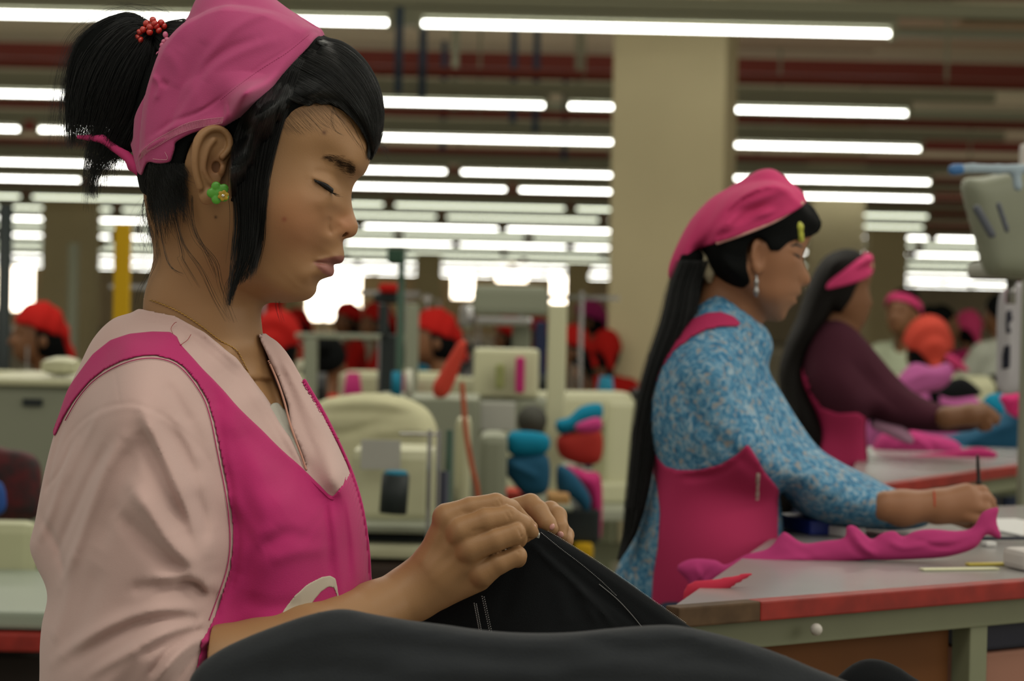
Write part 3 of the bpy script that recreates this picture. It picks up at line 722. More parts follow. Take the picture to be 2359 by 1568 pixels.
bp = np.array([(748,364),(762,364),(778,370),(794,380),(810,388),(820,394)]); bwid = [2, 3.5, 6, 9, 9, 6]
for i in range(330):
    t = RNG.random()**.6*5; j = min(int(t), 4); f_ = t-j
    x, y = bp[j]*(1-f_)+bp[j+1]*f_; wd = bwid[j]*(1-f_)+bwid[j+1]*f_
    y += RNG.normal(0, .85)*wd; L_ = 9+RNG.random()*6; an = -.1+.55*RNG.random()+(.5-.1*t)
    a = HEAD.on(x, y, .0002); b = HEAD.on(x-L_*.5*math.cos(an*.4), y-L_*.12-1.5*math.sin(an), .0007); c_ = HEAD.on(x-L_*math.cos(an*.4), y-L_*.15, .0003)
    brow.append((np.array([a, b, c_]), [.00007, .00007, .00004]))
tube_obj('eyebrow', brow, mat('brow_hair', '#33251b', .7, .1), girl, 3)
# far lashes and brow ends peeking past the bridge of the nose
fl = []
for i in range(16):
    a = cpt(808, 446+i*.9, D0+.012); b = a+np.array([.0022+.0006*RNG.random(), -.0006-.001*RNG.random(), -.001]); fl.append((np.array([a, (a+b)/2+[.0, -.0003, 0], b]), [.0001, .0001, .00004]))
for i in range(40):
    a = cpt(834-.35*i*.5+RNG.normal(0, 2), 392+i*.35, D0+.010); b = a+np.array([.002+.001*RNG.random(), .0012*RNG.random(), -.002]); fl.append((np.array([a, b]), [.00012, .00005]))
tube_obj('eyelashes', fl, M_HAIR, girl, 3)
# ---- hair cap, clipped to the hairline
hair_o = [(742,84),(790,96),(832,126),(862,168),(880,215),(885,262),(878,310),(862,350),(848,330),(830,300),(812,280),(790,262),(760,255),(700,272),(650,330),(600,420),(540,500),(470,560),(380,570),(348,500),(322,420),(312,330),(322,230),(350,150),(400,90),(460,55),(530,30),(620,40),(690,62)]
hc2 = [(520,180,244),(430,200,216),(400,300,216),(400,420,202),(370,480,160),(420,500,190),(600,180,238),(680,220,213),(750,180,170),(810,180,110),(850,230,75),(868,280,48),(820,240,118),(780,230,150),(720,260,190),(650,300,216),(640,330,216),(620,360,222),(600,400,222),(560,430,227),(560,330,232),(480,330,235),(480,420,224),(500,480,214),(350,330,140),(350,250,140),(845,300,88),(815,270,112)]
HAIR = Inflate(D0, hair_o, hc2, [], S=24, h=.0012, smooth=2, rfade=6)
hm1 = [(740,60),(800,80),(850,130),(895,200),(900,280),(880,340),(858,352),(846,316),(822,286),(796,268),(765,257),(735,258),(705,268),(672,290),(648,312),(632,350),(622,400),(616,440),(604,470),(570,480),(540,470),(532,440),(533,380),(534,320),(520,285),(540,250),(640,180)]
hm2 = [(290,300),(400,318),(440,305),(448,302),(430,360),(420,420),(410,430),(390,450),(372,462),(350,462),(335,450),(300,420)]
hp1 = HAIR.pg(hm1); hp2 = HAIR.pg(hm2); hp3 = HAIR.pg([(280,80),(470,40),(560,20),(700,30),(745,60),(640,190),(520,300),(400,340),(290,420)])
def hair_fn(P):
    d = smin(HAIR.sdf(P), HEAD.sdf(P, .0026), .002); m = np.minimum(np.minimum(sdpoly_grid(P, hp1), sdpoly_grid(P, hp2)), sdpoly_grid(P, hp3))
    return smax(d, m, .004)
lo, hi = HAIR.box(); haircap = nets(hair_fn, lo, hi, .0016)
# ponytail volume
pony_o = [(352,62),(325,38),(285,30),(238,44),(200,72),(172,112),(158,165),(152,220),(156,262),(175,285),(205,282),(232,250),(250,290),(262,330),(300,352),(330,300),(372,210),(392,130),(380,90)]
pc = [(300,80,45),(340,75,28),(240,120,60),(200,160,50),(200,230,36),(280,180,70),(330,180,60),(300,270,50),(340,110,50),(250,220,55)]
PONY = Inflate(D0+.004, pony_o, pc, [], S=20, h=.0014, rfade=6)
lo, hi = PONY.box(); ponymesh = nets(lambda P: PONY.sdf(P), lo, hi, .0018)
hair = obj_sdf('hair', None, 0, 0, 0, M_HAIRB, girl, [haircap, ponymesh])
strands = []
def onh(g, px, py, lift): return g.on(px, py, lift)
pend = []
def strand(pts, r=.00013, jx=3, jl=1.5, surf=None, lift=.0008, n=5, tap=True, wig=0):
    p = np.asarray(pts, float).copy(); o = RNG.normal(0, 1, 2)*jx; gr = np.linspace(.3, 1, len(p))
    p[:, 0] += o[0]*gr+RNG.normal(0, jl, len(p)); p[:, 1] += o[1]*.5*gr+RNG.normal(0, jl, len(p))
    if surf is not None:
        p = catmull(p, 3); q = surf.on(p[:, 0], p[:, 1]); n = 2
    else: q = np.stack([cpt(a, b, D0-w*U0) for a, b, w in p])
    pend.append((q, r, surf is HAIR, lift+abs(RNG.normal(0, .0006)), n, tap))
def capf(P): return smin(HAIR.sdf(P), HEAD.sdf(P, .0026), .002)
def project(fn, q):
    """slide points along the view ray onto the real surface of a distance function"""
    q = np.asarray(q, float).copy(); q *= ((q[:, 2]-.02)/q[:, 2])[:, None]
    for _ in range(26):
        d = fn(q); k = (q[:, 2]+np.clip(d, -.01, .01))/q[:, 2]; q *= k[:, None]
    return q
def flush():
    idx = [i for i, p in enumerate(pend) if p[2]]
    if idx:
        A = np.concatenate([pend[i][0] for i in idx]); A0 = A.copy(); A = project(capf, A)
        bad = np.abs(A[:, 2]-A0[:, 2]) > .02; A[bad] = A0[bad]; k = 0
        for i in idx:
            m = len(pend[i][0]); q = A[k:k+m]; k += m
            q = q*((q[:, 2]-pend[i][3])/q[:, 2])[:, None]; pend[i] = (q,)+pend[i][1:]
    for q, r, _, lift, n, tap in pend:
        q = catmull(q, n); rr = np.full(len(q), r)
        if tap: rr[-len(q)//3:] *= np.linspace(1, .35, len(rr[-len(q)//3:]))
        strands.append((q, rr))
def lerp(A, B, t): return np.asarray(A, float)*(1-t)+np.asarray(B, float)*t
# bangs swept over the forehead: interpolate between guide lines on the cap
bang = [[(735,92),(790,108),(840,150),(872,210),(882,262),(876,315),(862,352)],
        [(722,102),(780,130),(825,175),(856,230),(868,280),(866,325),(858,356)],
        [(700,122),(760,155),(805,200),(838,248),(856,295),(858,340),(852,368)],
        [(672,148),(735,180),(785,218),(822,258),(842,300),(848,335),(847,350)],
        [(645,175),(705,205),(760,235),(795,262),(818,290),(832,318),(838,338)],
        [(620,200),(675,230),(720,250),(752,262),(775,275),(790,290),(800,310)]]
for i in range(2200):
    t = RNG.random()*(len(bang)-1); j = min(int(t), len(bang)-2)
    p = lerp(bang[j], bang[j+1], t-j); p = np.concatenate([[2*p[0]-p[1]*.5-p[0]*.5], p])
    if RNG.random() < .3: p = p[:-1]
    strand(p, .00016, 2.5, .8, HAIR, .0006)
# hair from the kerchief edge down past the temple to the side lock
side = [[(560,262,0),(538,330,0),(532,420,0),(538,500,0),(530,600,0),(525,690,0)],
        [(600,225,0),(570,310,0),(556,420,0),(560,520,0),(548,610,0),(528,705,0)],
        [(640,190,0),(600,300,0),(580,420,0),(578,520,0),(568,600,0),(535,660,0)],
        [(672,160,0),(632,280,0),(606,400,0),(598,500,0),(590,570,0),(575,640,0)],
        [(690,165,0),(650,290,0),(622,390,0),(610,470,0),(604,550,0),(590,610,0)]]
for i in range(1150):
    t = RNG.random()**.62*(len(side)-1); j = min(int(t), len(side)-2)
    p = lerp(side[j], side[j+1], t-j)[:, :2]; cut = 6 if RNG.random() < .45 else (5 if RNG.random() < .6 else 4)
    p = p[:cut]+RNG.normal(0, 1, 2)*np.linspace(.3, 1, cut)[:, None]*3.5
    s1 = HEAD.on(p[:, 0], p[:, 1]); w1 = (D0-s1[:, 2])/U0
    k = np.arange(cut); base = np.maximum(w1, np.array([225, 222, 214, 206, 200, 196])[:cut]*(p[:, 0] < 590))
    lift = 8+abs(RNG.normal(0, 5))
    strand([(p[q][0], p[q][1], base[q]+lift) for q in range(cut)], .00015, .5, .8)
for i in range(1500):
    t = RNG.random()*(len(side)-1); j = min(int(t), len(side)-2); p = lerp(side[j], side[j+1], t-j)[:RNG.integers(3, 5), :2]
    p = np.concatenate([[p[0]+[14, -26]], p]); strand(p, .00015, 3, .6, HAIR, .0006)
# temple baby hairs
for i in range(150):
    x = 650+RNG.random()*150; y = 300-(x-650)*.25+RNG.normal(0, 8)
    y = min(y, 292); strand([(x-30, y-30), (x, y), (x+14+8*RNG.random(), y+12+12*RNG.random())], .00006, 4, 1.5, HEAD, .0012)
for pts in ([(755,225),(778,262),(800,295),(825,330),(838,345)], [(770,240),(765,275),(772,300),(790,312)], [(800,255),(825,285),(845,330),(852,362)], [(790,250),(820,300),(842,350),(850,372)]):
    for i in range(5): strand(pts, .00010, 3, 1, HEAD, .0022)
# ponytail strands falling in a fan
fan = [[(352,60,0),(300,32,5),(235,48,10),(180,95,10),(157,165,5),(152,240,0),(155,300,-5),(158,345,-8)],
       [(352,64,20),(300,50,35),(240,85,40),(200,145,40),(180,215,30),(172,275,20),(168,310,10),(170,330,0)],
       [(352,70,35),(310,75,55),(262,130,60),(230,200,55),(215,250,40),(205,290,30),(195,320,20),(190,335,10)],
       [(352,76,35),(330,100,55),(290,170,65),(262,240,55),(245,290,40),(225,340,25),(212,390,15),(206,440,5)],
       [(352,80,30),(345,120,45),(320,190,55),(300,260,45),(275,310,35),(245,370,20),(222,410,15),(215,460,5)],
       [(352,84,20),(365,130,30),(350,210,40),(330,270,35),(310,310,30),(298,340,20),(292,360,10),(290,372,0)]]
for i in range(2600):
    t = RNG.random()*(len(fan)-1); j = min(int(t), len(fan)-2); p = lerp(fan[j], fan[j+1], t-j)
    p[:, 2] *= RNG.uniform(-.9, 1.1); cut = RNG.integers(5, 9); k = np.ones(len(p)); p = p[:cut]
    strand(p, .00013, 6, 2.0)
for i in range(90):   # light flyaways round the tail and crown
    p = lerp(fan[0], fan[1], RNG.random()*.3); p = p[RNG.integers(0, 4):]; p[:, 0] -= np.linspace(0, 1, len(p))*RNG.random()*60; p[:, 1] -= RNG.random()*25
    strand(p, .00005, 6, 2.5)
for i in range(40):
    x = 390+RNG.random()*60; strand([(x, 70, 40), (x-40-40*RNG.random(), 25+RNG.normal(0, 8), 40), (x-110-60*RNG.random(), 20+RNG.normal(0, 12), 30)], .00005, 4, 2)
# crown hair between the tail and the kerchief
for i in range(700):
    t = RNG.random(); a = lerp((440,42,40), (395,170,120), t); b = lerp((352,62,20), (356,88,30), t)
    strand([tuple(a), tuple(lerp(a, b, .5)+[0, -4*(1-t), 8]), tuple(b)], .00014, 3, 1)
# nape: loose wisps
for i in range(1500):
    x = 340+RNG.random()*84; y = 375+RNG.random()**1.5*85; L_ = (35+RNG.random()**2*105)*(1-.45*(x-345)/82)
    strand([(x, y), (x+RNG.normal(0, 4)+3, y+L_*.5), (x+8+RNG.normal(0, 7), y+L_)], .00011, 3, 1.0, HAIR, .0008)
wisps = [[(345,470,90),(360,530,100),(362,590,100),(345,630,80),(325,668,60),(316,700,50)], [(350,480,80),(368,560,90),(366,600,80)], [(400,470,170),(425,560,190),(465,620,190),(500,690,170),(530,740,150)],
         [(425,440,200),(450,540,200),(495,600,200),(510,660,180),(540,740,150)], [(400,500,150),(418,580,160),(420,600,160),(455,660,170)], [(360,480,100),(385,600,150),(420,630,170)],
         [(442,450,210),(447,520,200),(480,590,200),(498,640,180)], [(335,440,60),(330,500,40),(345,530,60),(352,570,60)], [(560,560,215),(540,620,210),(520,660,200),(519,722,190)], [(648,655,60),(640,700,40),(650,740,20)]]
for w_ in wisps:
    for i in range(7): strand(w_, .00010, 5, 1.5)
for i in range(130):
    x = 330+RNG.random()*60; strand([(x, 440+RNG.random()*60, 60+90*RNG.random()), (x-12+RNG.normal(0, 12), 520+RNG.normal(0, 15), 80), (x+RNG.normal(0, 16), 560+RNG.normal(0, 25), 90)], .00006, 3, 3)
for i in range(60):   # dangling ends of the tail
    x = 200+RNG.normal(0, 6); strand([(x+30, 280, 30), (x+12, 340, 20), (x+RNG.normal(0, 4), 400, 10), (x+RNG.normal(4, 9), 450+RNG.random()*40, 5)], .00007, 4, 1.5)
for i in range(36):   # fine ends beyond the bangs
    strand([(866+RNG.normal(0,4),300+RNG.random()*40,10),(878+RNG.random()*8,338+RNG.normal(0,6),10),(890+RNG.random()*14,345+RNG.normal(0,12),8)], .00004, 2, 1.5)
flush()
tube_obj('hair', strands, M_HAIR, girl, 3)
# ================================================================== her clothes
# ---- kerchief
ko = [(744,86),(722,66),(690,42),(652,12),(610,-18),(560,-40),(510,-46),(472,-30),(452,4),(434,46),(414,78),(392,108),(386,140),(385,180),(370,215),(350,260),(318,308),(300,345),(300,400),(330,440),(420,440),(480,380),(560,330),(640,260),(720,160)]
kc = [(520,180,252),(430,200,222),(400,300,226),(380,380,200),(340,360,150),(600,180,246),(680,150,190),(720,110,120),(650,100,185),(600,60,190),(540,20,160),(480,20,140),(480,90,205),(560,110,225),(440,110,150),(410,160,120),(400,220,160),(350,300,120),(330,360,110),(470,250,250),(520,250,252),(440,300,240),(600,240,248)]
kr = [([(640,30),(560,60),(500,110),(455,180),(420,250),(380,310),(335,360)], 9, 12), ([(600,95),(540,110),(480,150),(440,210),(405,270),(365,318)], -9, 11), ([(650,95),(560,120),(500,150),(470,190)], 6, 13),
      ([(715,76),(660,118),(600,156),(545,196),(505,228),(450,262),(395,284)], -2.2, 3), ([(720,92),(665,135),(605,175),(550,216),(512,245)], 2.0, 12),
      ([(505,228),(470,252),(430,268),(396,282),(360,318)], -4, 5), ([(520,240),(522,262),(516,288)], 5, 5), ([(528,236),(530,262)], -3, 4),
      ([(372,190),(384,205),(380,225),(372,240)], 6, 7), ([(386,200),(400,205)], -6, 7), ([(400,130),(420,170),(410,210)], 4, 14), ([(470,20),(452,80),(425,130)], -4, 16), ([(540,0),(500,60),(470,110)], 5, 16),
      ([(345,335),(380,305),(430,285),(505,270)], 3.5, 6), ([(318,372),(345,345),(400,312),(470,290),(510,283)], 3, 5), ([(325,385),(330,350)], 4, 6)]
KER = Inflate(D0, ko, kc, kr, S=24, h=.001, smooth=2, rfade=8)
kp = KER.pg([(746,86),(741,92),(715,114),(682,141),(650,173),(623,205),(598,228),(575,248),(545,270),(520,288),(510,291),(480,297),(458,301),(430,312),(404,327),(402,340),(397,360),(391,373),(365,377),(345,374),(338,385),(330,404),(318,398),(313,380),(300,330),(300,300),(350,240),(372,195),(384,150),(380,100),(430,40),(455,-5),(480,-60),(640,-60),(700,20),(740,60)], True, 3)
kin = KER
def ker_fn(P):
    y = D0-P[:, 2]; rel = KER.g.look(KER.R, P[:, 0], P[:, 1])*np.clip(y/.012, 0, 1)
    b = np.minimum(HAIR.sdf(P, .0022), HEAD.sdf(P, .0048))-rel*.8
    d0 = smin(KER.sdf(P), b, .004)
    return smax(smax(d0, sdpoly_grid(P, kp), .0012), -(d0+.0042), .001)
lo, hi = KER.box()
ker = obj_sdf('kerchief', ker_fn, lo, hi, .0011, M_KER, girl)
class OnKer:
    def on(s, px, py, lift=0):
        q = KER.on(px, py); sh = np.shape(px); q = q.reshape(-1, 3)
        q = project(ker_fn, q); q *= ((q[:, 2]-lift)/q[:, 2])[:, None]
        return q.reshape(sh+(3,))
KERS = OnKer()
st = []
def stitch(surf, pts, step, r, lift=.0003, dash=.6, out=st):
    p = catmull(pts, 12); q = surf.on(p[:, 0], p[:, 1], lift); L = np.concatenate([[0], np.cumsum(np.linalg.norm(np.diff(q, axis=0), axis=1))])
    s_ = np.arange(0, L[-1], step)
    for a in s_:
        b = min(a+step*dash, L[-1]); seg = np.stack([np.interp(np.linspace(a, b, 3), L, q[:, k]) for k in range(3)], 1); out.append((seg, r))
stitch(KERS, [(712,80),(660,122),(600,160),(548,198),(508,230)], .0022, .00014)
KD = tube_obj('stitching', st, mat('dark_pink_thread', '#8d2c55', .8), girl, 4)
st2 = []
def zigzag(surf, A, B, n, r, lift, out):
    a = catmull(A, 10); b = catmull(B, 10); t = np.linspace(0, 1, n); f = lambda p, k: np.interp(t*(len(p)-1), np.arange(len(p)), p[:, k])
    qa = surf.on(f(a, 0), f(a, 1), lift); qb = surf.on(f(b, 0), f(b, 1), lift)
    for i in range(n): out.append((np.array([qa[i], (qa[i]+qb[i])/2, qb[i]]), r))
zigzag(KERS, [(515,271),(470,276),(430,285),(392,304),(355,325),(325,352)], [(512,283),(470,290),(432,300),(396,316),(352,342),(318,372)], 78, .00013, .0004, st2)
stitch(KERS, [(515,270),(470,275),(430,284),(392,303),(355,324),(325,350),(313,378)], .002, .00013, .0004, 1, st2)
stitch(KERS, [(512,284),(470,291),(432,301),(396,317),(352,343)], .002, .00013, .0004, 1, st2)
stitch(KERS, [(352,366),(372,368),(386,366),(380,350)], .002, .0002, .0004, 1, st2)
tube_obj('hem_thread', st2, M_THREAD, girl, 4)
# knotted ends of the kerchief behind the neck
def knot(P):
    d = chain(P, [hp(318,385,60), hp(290,358,30), hp(262,340,20), hp(236,320,25), hp(210,318,15), hp(176,315,10)], np.array([13, 11, 9, 10, 8, 4])*U0, 3*U0)
    return smin(d, chain(P, [hp(322,392,60), hp(308,380,40), hp(300,372,20)], np.array([14, 15, 10])*U0, 3*U0), .002)
lo = hp(160, 420, 90); hi = hp(350, 290, -10)
obj_sdf('kerchief_tie', knot, [lo[0], lo[1], D0-.05], [hi[0], hi[1], D0+.02], .0012, M_KER_IN, girl)
# ---- hoodie
def hood_fn(P):
    d = HOOD.sdf(P)
    c = sdpoly_grid(P, vcut)
    # the opening stays open through the neck, and the far side of the collar stands behind it
    d = smax(d, -np.maximum(c, P[:, 2]-(D0+.010)), .003)
    d = smax(d, -sdpoly_grid(P, vtop), .003)
    d = smax(d, -(chain(P, nk, nr, .01)-.0008), .002)
    return d
lo, hi = HOOD.box()
hoodie = obj_sdf('hoodie', hood_fn, lo, hi, .0018, M_HOOD, girl)
# grey shirt inside the collar
gs = HOOD.pg([(628,940),(664,985),(700,1070),(712,1085),(690,1085),(655,1030),(615,960)], False)
def shirt(P): return smax(HOOD.sdf(P, -.004), sdpoly_grid(P, gs)-.004, .002)
obj_sdf('undershirt', shirt, lo, hi, .002, mat('grey_jersey', '#a6a49a', .9, bump=.3, bscale=1500), girl)
skinp = HOOD.pg([(420,700),(545,812),(606,905),(640,965),(665,995),(668,985),(650,900),(625,830),(600,770)], False)
# ---- apron
ap = HOOD.pg([(118,1000),(136,955),(155,905),(180,862),(215,815),(255,783),(300,768),(350,763),(392,764),(408,775),(415,792),(450,830),(490,872),(535,922),(580,968),(625,1012),(665,1050),(705,1086),(738,1118),(757,1138),(767,1143),(779,1130),(792,1112),(800,1090),(798,1076),(788,1050),(770,1010),(745,965),(718,918),(694,878),(720,850),(920,1050),(920,2000),(500,2200),(430,1700),(462,1480),(490,1430),(512,1370),(531,1310),(538,1250),(534,1180),(524,1120),(514,1070),(504,1020),(494,970),(478,920),(455,880),(425,845),(398,828),(360,818),(320,820),(280,832),(240,852),(205,880),(172,920),(145,965),(128,1003)], False)
def apron_fn(P):
    d = HOOD.sdf(P, .0022)
    return smax(smax(d, sdpoly_grid(P, ap), .0012), -HOOD.sdf(P, -.006), .001)
apron = obj_sdf('apron', apron_fn, lo-.004, hi+.004, .0012, M_APR, girl)
seam = []
neck_edge = [(160,908),(184,866),(218,822),(258,790),(300,776),(350,771),(390,773),(408,784),(444,833),(486,878),(530,927),(576,974),(622,1020),(662,1058),(702,1094),(736,1126),(757,1146),(768,1150)]
arm_edge = [(150,968),(178,920),(208,884),(242,858),(282,838),(320,827),(360,825),(396,834),(422,852),(450,886),(472,924),(487,972),(497,1022),(507,1072),(517,1122),(526,1182),(530,1250),(523,1308),(504,1368),(482,1428)]
for e in (neck_edge, arm_edge):
    p = catmull(e, 6); q = HOOD.on(p[:, 0], p[:, 1], .0026); seam.append((q, .0004))
p = catmull([(418,794),(412,802),(400,810),(394,822)], 6); seam.append((HOOD.on(p[:, 0], p[:, 1], .0026), .0004))
tube_obj('apron_piping', seam, mat('apron_edge', '#a81e60', .8), girl, 5)
# white curved emblem on the bib
em = HOOD.pg([(640,1432),(655,1402),(680,1370),(710,1343),(742,1327),(762,1324),(774,1331),(778,1350),(783,1383),(780,1386),(775,1365),(770,1352),(757,1350),(740,1362),(725,1380),(712,1400),(706,1420),(660,1440)], False)
def emb(P): return smax(smax(HOOD.sdf(P, .0027), sdpoly_grid(P, em), .0004), -HOOD.sdf(P, .0012), .0004)
elo = HOOD.on(600, 1480); obj_sdf('emblem', emb, [elo[0]-.01, hp(0,1470,0)[1], D0-.16], [hp(800,0,0)[0]+.01, hp(0,1290,0)[1], D0-.02], .0008, mat('white_print', '#b4aa9a', .8, .1), girl)
# loose red threads on the shoulder, collar zipper tape and chain
thr = []
for pts in ([(398,768),(394,756),(402,744),(407,742)], [(415,795),(428,786),(434,780),(440,770)], [(776,1008),(782,1010)]):
    p = catmull(pts, 5); thr.append((HOOD.on(p[:, 0], p[:, 1], .004), .00022))
tube_obj('loose_thread', thr, mat('red_thread', '#8f2a33', .8), girl, 4)
M_ZIP = mat('pink_zip', '#b98a78', .6)
zt = []
p = catmull([(622,838),(640,880),(655,925),(668,975),(682,1015),(695,1050),(705,1080)], 10); zq = HOOD.on(p[:, 0], p[:, 1], .0005)
stitch(HOOD, [(618,830),(640,880),(655,925),(668,975),(682,1015),(695,1050),(706,1082)], .0016, .00075, .0008, .6, zt)
zt.append((zq, .0009)); tube_obj('zipper', zt, M_ZIP, girl, 5)
ch = []
chp = [(330,688,70),(350,692,100),(385,705,128),(420,722,136),(460,748,142),(505,782,146),(540,802,146),(553,818,144),(568,848,140),(588,885,130),(612,930,120),(634,962,114),(648,980,108),(656,984,102),(661,974,96),(660,955,88)]
cq = project(head_fn, np.stack([cpt(a, b, D0-w*U0) for a, b, w in chp])); chp = [(a, b, (D0-q_[2])/U0+3) for (a, b, w), q_ in zip(chp, cq)]
p = catmull(chp, 14); L_ = np.concatenate([[0], np.cumsum(np.hypot(*np.diff(p[:, :2], axis=0).T))]); n_ = int(L_[-1]/4)
for i in range(n_):
    a = L_[-1]*i/n_; b = a+4.6; seg = [cpt(np.interp(u, L_, p[:, 0]), np.interp(u, L_, p[:, 1])+(.9 if i % 2 else -.3), D0-np.interp(u, L_, p[:, 2])*U0) for u in np.linspace(a, b, 3)]
    ch.append((np.array(seg), [.00028, .00055, .00028]))
tube_obj('necklace', ch, M_GOLD, girl, 5)
# ---- earring: green flower with a small yellow one
M_GRN = mat('green_plastic', '#4f9a2c', .35, .5); M_YEL = mat('yellow_plastic', '#a88a18', .35, .5); M_GEM = mat('gem', '#e8e8e0', .08, .8, metal=.8)
ec = hp(503, 444, (D0-E0[2])/U0+34)
def flower(c, R, r, n, rot, flat=.45):
    def f(P):
        d = ell(P, c, (r*.9, r*.9, r*flat))
        for i in range(n):
            a = rot+i*2*math.pi/n; d = smin(d, ell(P, c+np.array([math.cos(a)*R, math.sin(a)*R, 0]), (r, r, r*flat)), .0006)
        return d
    return f
obj_sdf('earring', flower(ec, .0052, .0038, 5, 1.9), ec-.012, ec+.012, .0006, M_GRN, girl)
e2 = ec+np.array([.0040, -.0022, -.0022]); yl = obj_sdf('earring_flower', flower(e2, .0028, .0016, 6, .3), e2-.006, e2+.006, .0004, M_YEL, girl)
e3 = e2+np.array([0, 0, -.0014]); obj_sdf('earring_gem', lambda P: ell(P, e3, (.0012, .0012, .001)), e3-.002, e3+.002, .0003, M_GEM, girl)
# ---- hair ties: red beads and pink beads
def beads(name, pts, m, r=.0028):
    parts = []
    for (x, y, w, a, l) in pts:
        c = hp(x, y, w); R = Matrix.Rotation(a, 3, 'Z'); R = np.array(R)
        v, f = nets(lambda P: ell(P, (0, 0, 0), (l*U0, r, r)), (-.008,)*3, (.008,)*3, .0007); parts.append((v@R.T+c, f))
    return obj_sdf(name, None, 0, 0, 0, m, girl, parts)
M_RB = mat('red_bead', '#b8281a', .15, .7, coat=.5); M_PB = mat('pink_bead', '#c46a8a', .3, .5)
beads('hair_tie', [(338,54,50,.3,9),(352,46,56,1.7,8),(360,60,58,.6,8),(346,62,60,-.4,9),(371,52,50,1.2,8),(378,60,46,.1,7),(330,68,54,.2,8),(322,74,50,1.0,7),(318,86,52,.8,6),(324,92,54,-.5,6),(345,74,58,1.2,8),(366,70,56,-.6,7),(356,54,62,-1.0,7)], M_RB)
beads('hair_tie', [(381,80,80,1.7,8),(378,96,84,.5,7),(386,92,86,-.6,8),(374,104,84,1.1,7),(366,124,84,.5,7),(378,122,86,1.2,8),(383,112,88,-.3,7),(372,114,84,1.4,6)], M_PB, .0022)
# ================================================================== the black garment she works on
M_BLK = mat('black_cloth', '#17191b', .95, .08, bump=.4, bscale=1500, sheen=.05)
M_BLK2 = mat('charcoal_fleece', '#2a2d30', .97, .06, bump=.5, bscale=900, sheen=.12, var=.06, vscale=40)
M_STEEL = mat('zip_teeth', '#8c8c8c', .3, .6, metal=.9)
gp = at(1300, 1400, D0)
garment = empty('garment', gp, 'black fleece garment with a zipper, held up in both hands', 'garment')
go = [(1212,1238),(1226,1222),(1246,1216),(1300,1246),(1360,1283),(1430,1330),(1500,1380),(1580,1436),(1680,1500),(1760,1570),(1760,1760),(1000,1760),(820,1500),(880,1440),(1000,1400),(1090,1330),(1160,1270)]
gc = [(1230,1235,14),(1300,1290,20),(1200,1320,26),(1100,1400,32),(1400,1380,24),(1300,1450,40),(1500,1460,28),(1150,1550,50),(1400,1600,50),(1000,1500,40),(1600,1560,30),(950,1450,24)]
gr = [([(1228,1236),(1290,1290),(1350,1345),(1420,1400),(1490,1455)], -9, 6), ([(1218,1246),(1275,1300),(1330,1350),(1380,1400),(1420,1450)], 8, 8), ([(1330,1350),(1345,1380),(1380,1440)], 6, 12), ([(1200,1260),(1180,1340),(1150,1430)], -4, 18),
      ([(1240,1225),(1320,1275),(1420,1345),(1520,1415),(1600,1470)], 5, 9), ([(1258,1262),(1280,1278)], -14, 7), ([(1280,1330),(1300,1400),(1310,1440)], 4, 20)]
GARM = Inflate(D0+.018, go, gc, gr, S=14, h=.0014, rfade=6)
lo, hi = GARM.box()
obj_sdf('panel', lambda P: GARM.sdf(P), lo, hi, .002, M_BLK, garment)
def teeth(surf, pts, step, size, lift, out):
    p = catmull(pts, 12); q = surf.on(p[:, 0], p[:, 1], lift); L = np.concatenate([[0], np.cumsum(np.linalg.norm(np.diff(q, axis=0), axis=1))])
    for a in np.arange(0, L[-1], step):
        seg = np.stack([np.interp([a, a+step*.5], L, q[:, k]) for k in range(3)], 1); out.append((seg, size))
tz = []
teeth(GARM, [(1246,1226),(1290,1262),(1340,1300),(1385,1338),(1420,1372)], .0013, .00042, .0006, tz)
pz = [(1262,1224),(1300,1246),(1360,1283),(1430,1330),(1500,1380),(1580,1436)]
pp = catmull(pz, 12); q = np.stack([cpt(a, b, D0+.016) for a, b in pp]); L = np.concatenate([[0], np.cumsum(np.linalg.norm(np.diff(q, axis=0), axis=1))])
for a in np.arange(0, L[-1], .0014):
    tz.append((np.stack([np.interp([a, a+.0007], L, q[:, k]) for k in range(3)], 1)+np.array([0, .0004, 0]), .00045))
tube_obj('zipper', tz, M_STEEL, garment, 5)
p = catmull([(1380,1345),(1420,1378),(1455,1415),(1485,1452)], 8); tube_obj('zipper_tape', [(GARM.on(p[:, 0], p[:, 1], .001), .0004)], mat('grey_coil', '#6a6a6a', .4), garment, 5)
p = [(1236,1222),(1240,1230),(1238,1238)]; tube_obj('zipper_slider', [(np.array([cpt(a, b, D0-.012) for a, b in p]), .0016)], mat('bright_steel', '#b8b8b0', .2, .7, metal=.9), garment, 8)
bd = []
for (x0, y0, x1, y1) in ((1092,1388,1104,1452), (1110,1372,1128,1455)):
    for k in (0, 1):
        for i in range(17):
            t = i/16; x = x0+(x1-x0)*t+k*5; y = y0+(y1-y0)*t+(1.5 if k else 0)
            c = cpt(x, y, D0-.028); bd.append((np.array([c, c+np.array([.0001, -.0009, 0])]), .0005))
o = tube_obj('bead_chain', bd, M_STEEL, None, 5); tag(o, 'pair of fine silver bead chains hanging below the near hand', 'chain')
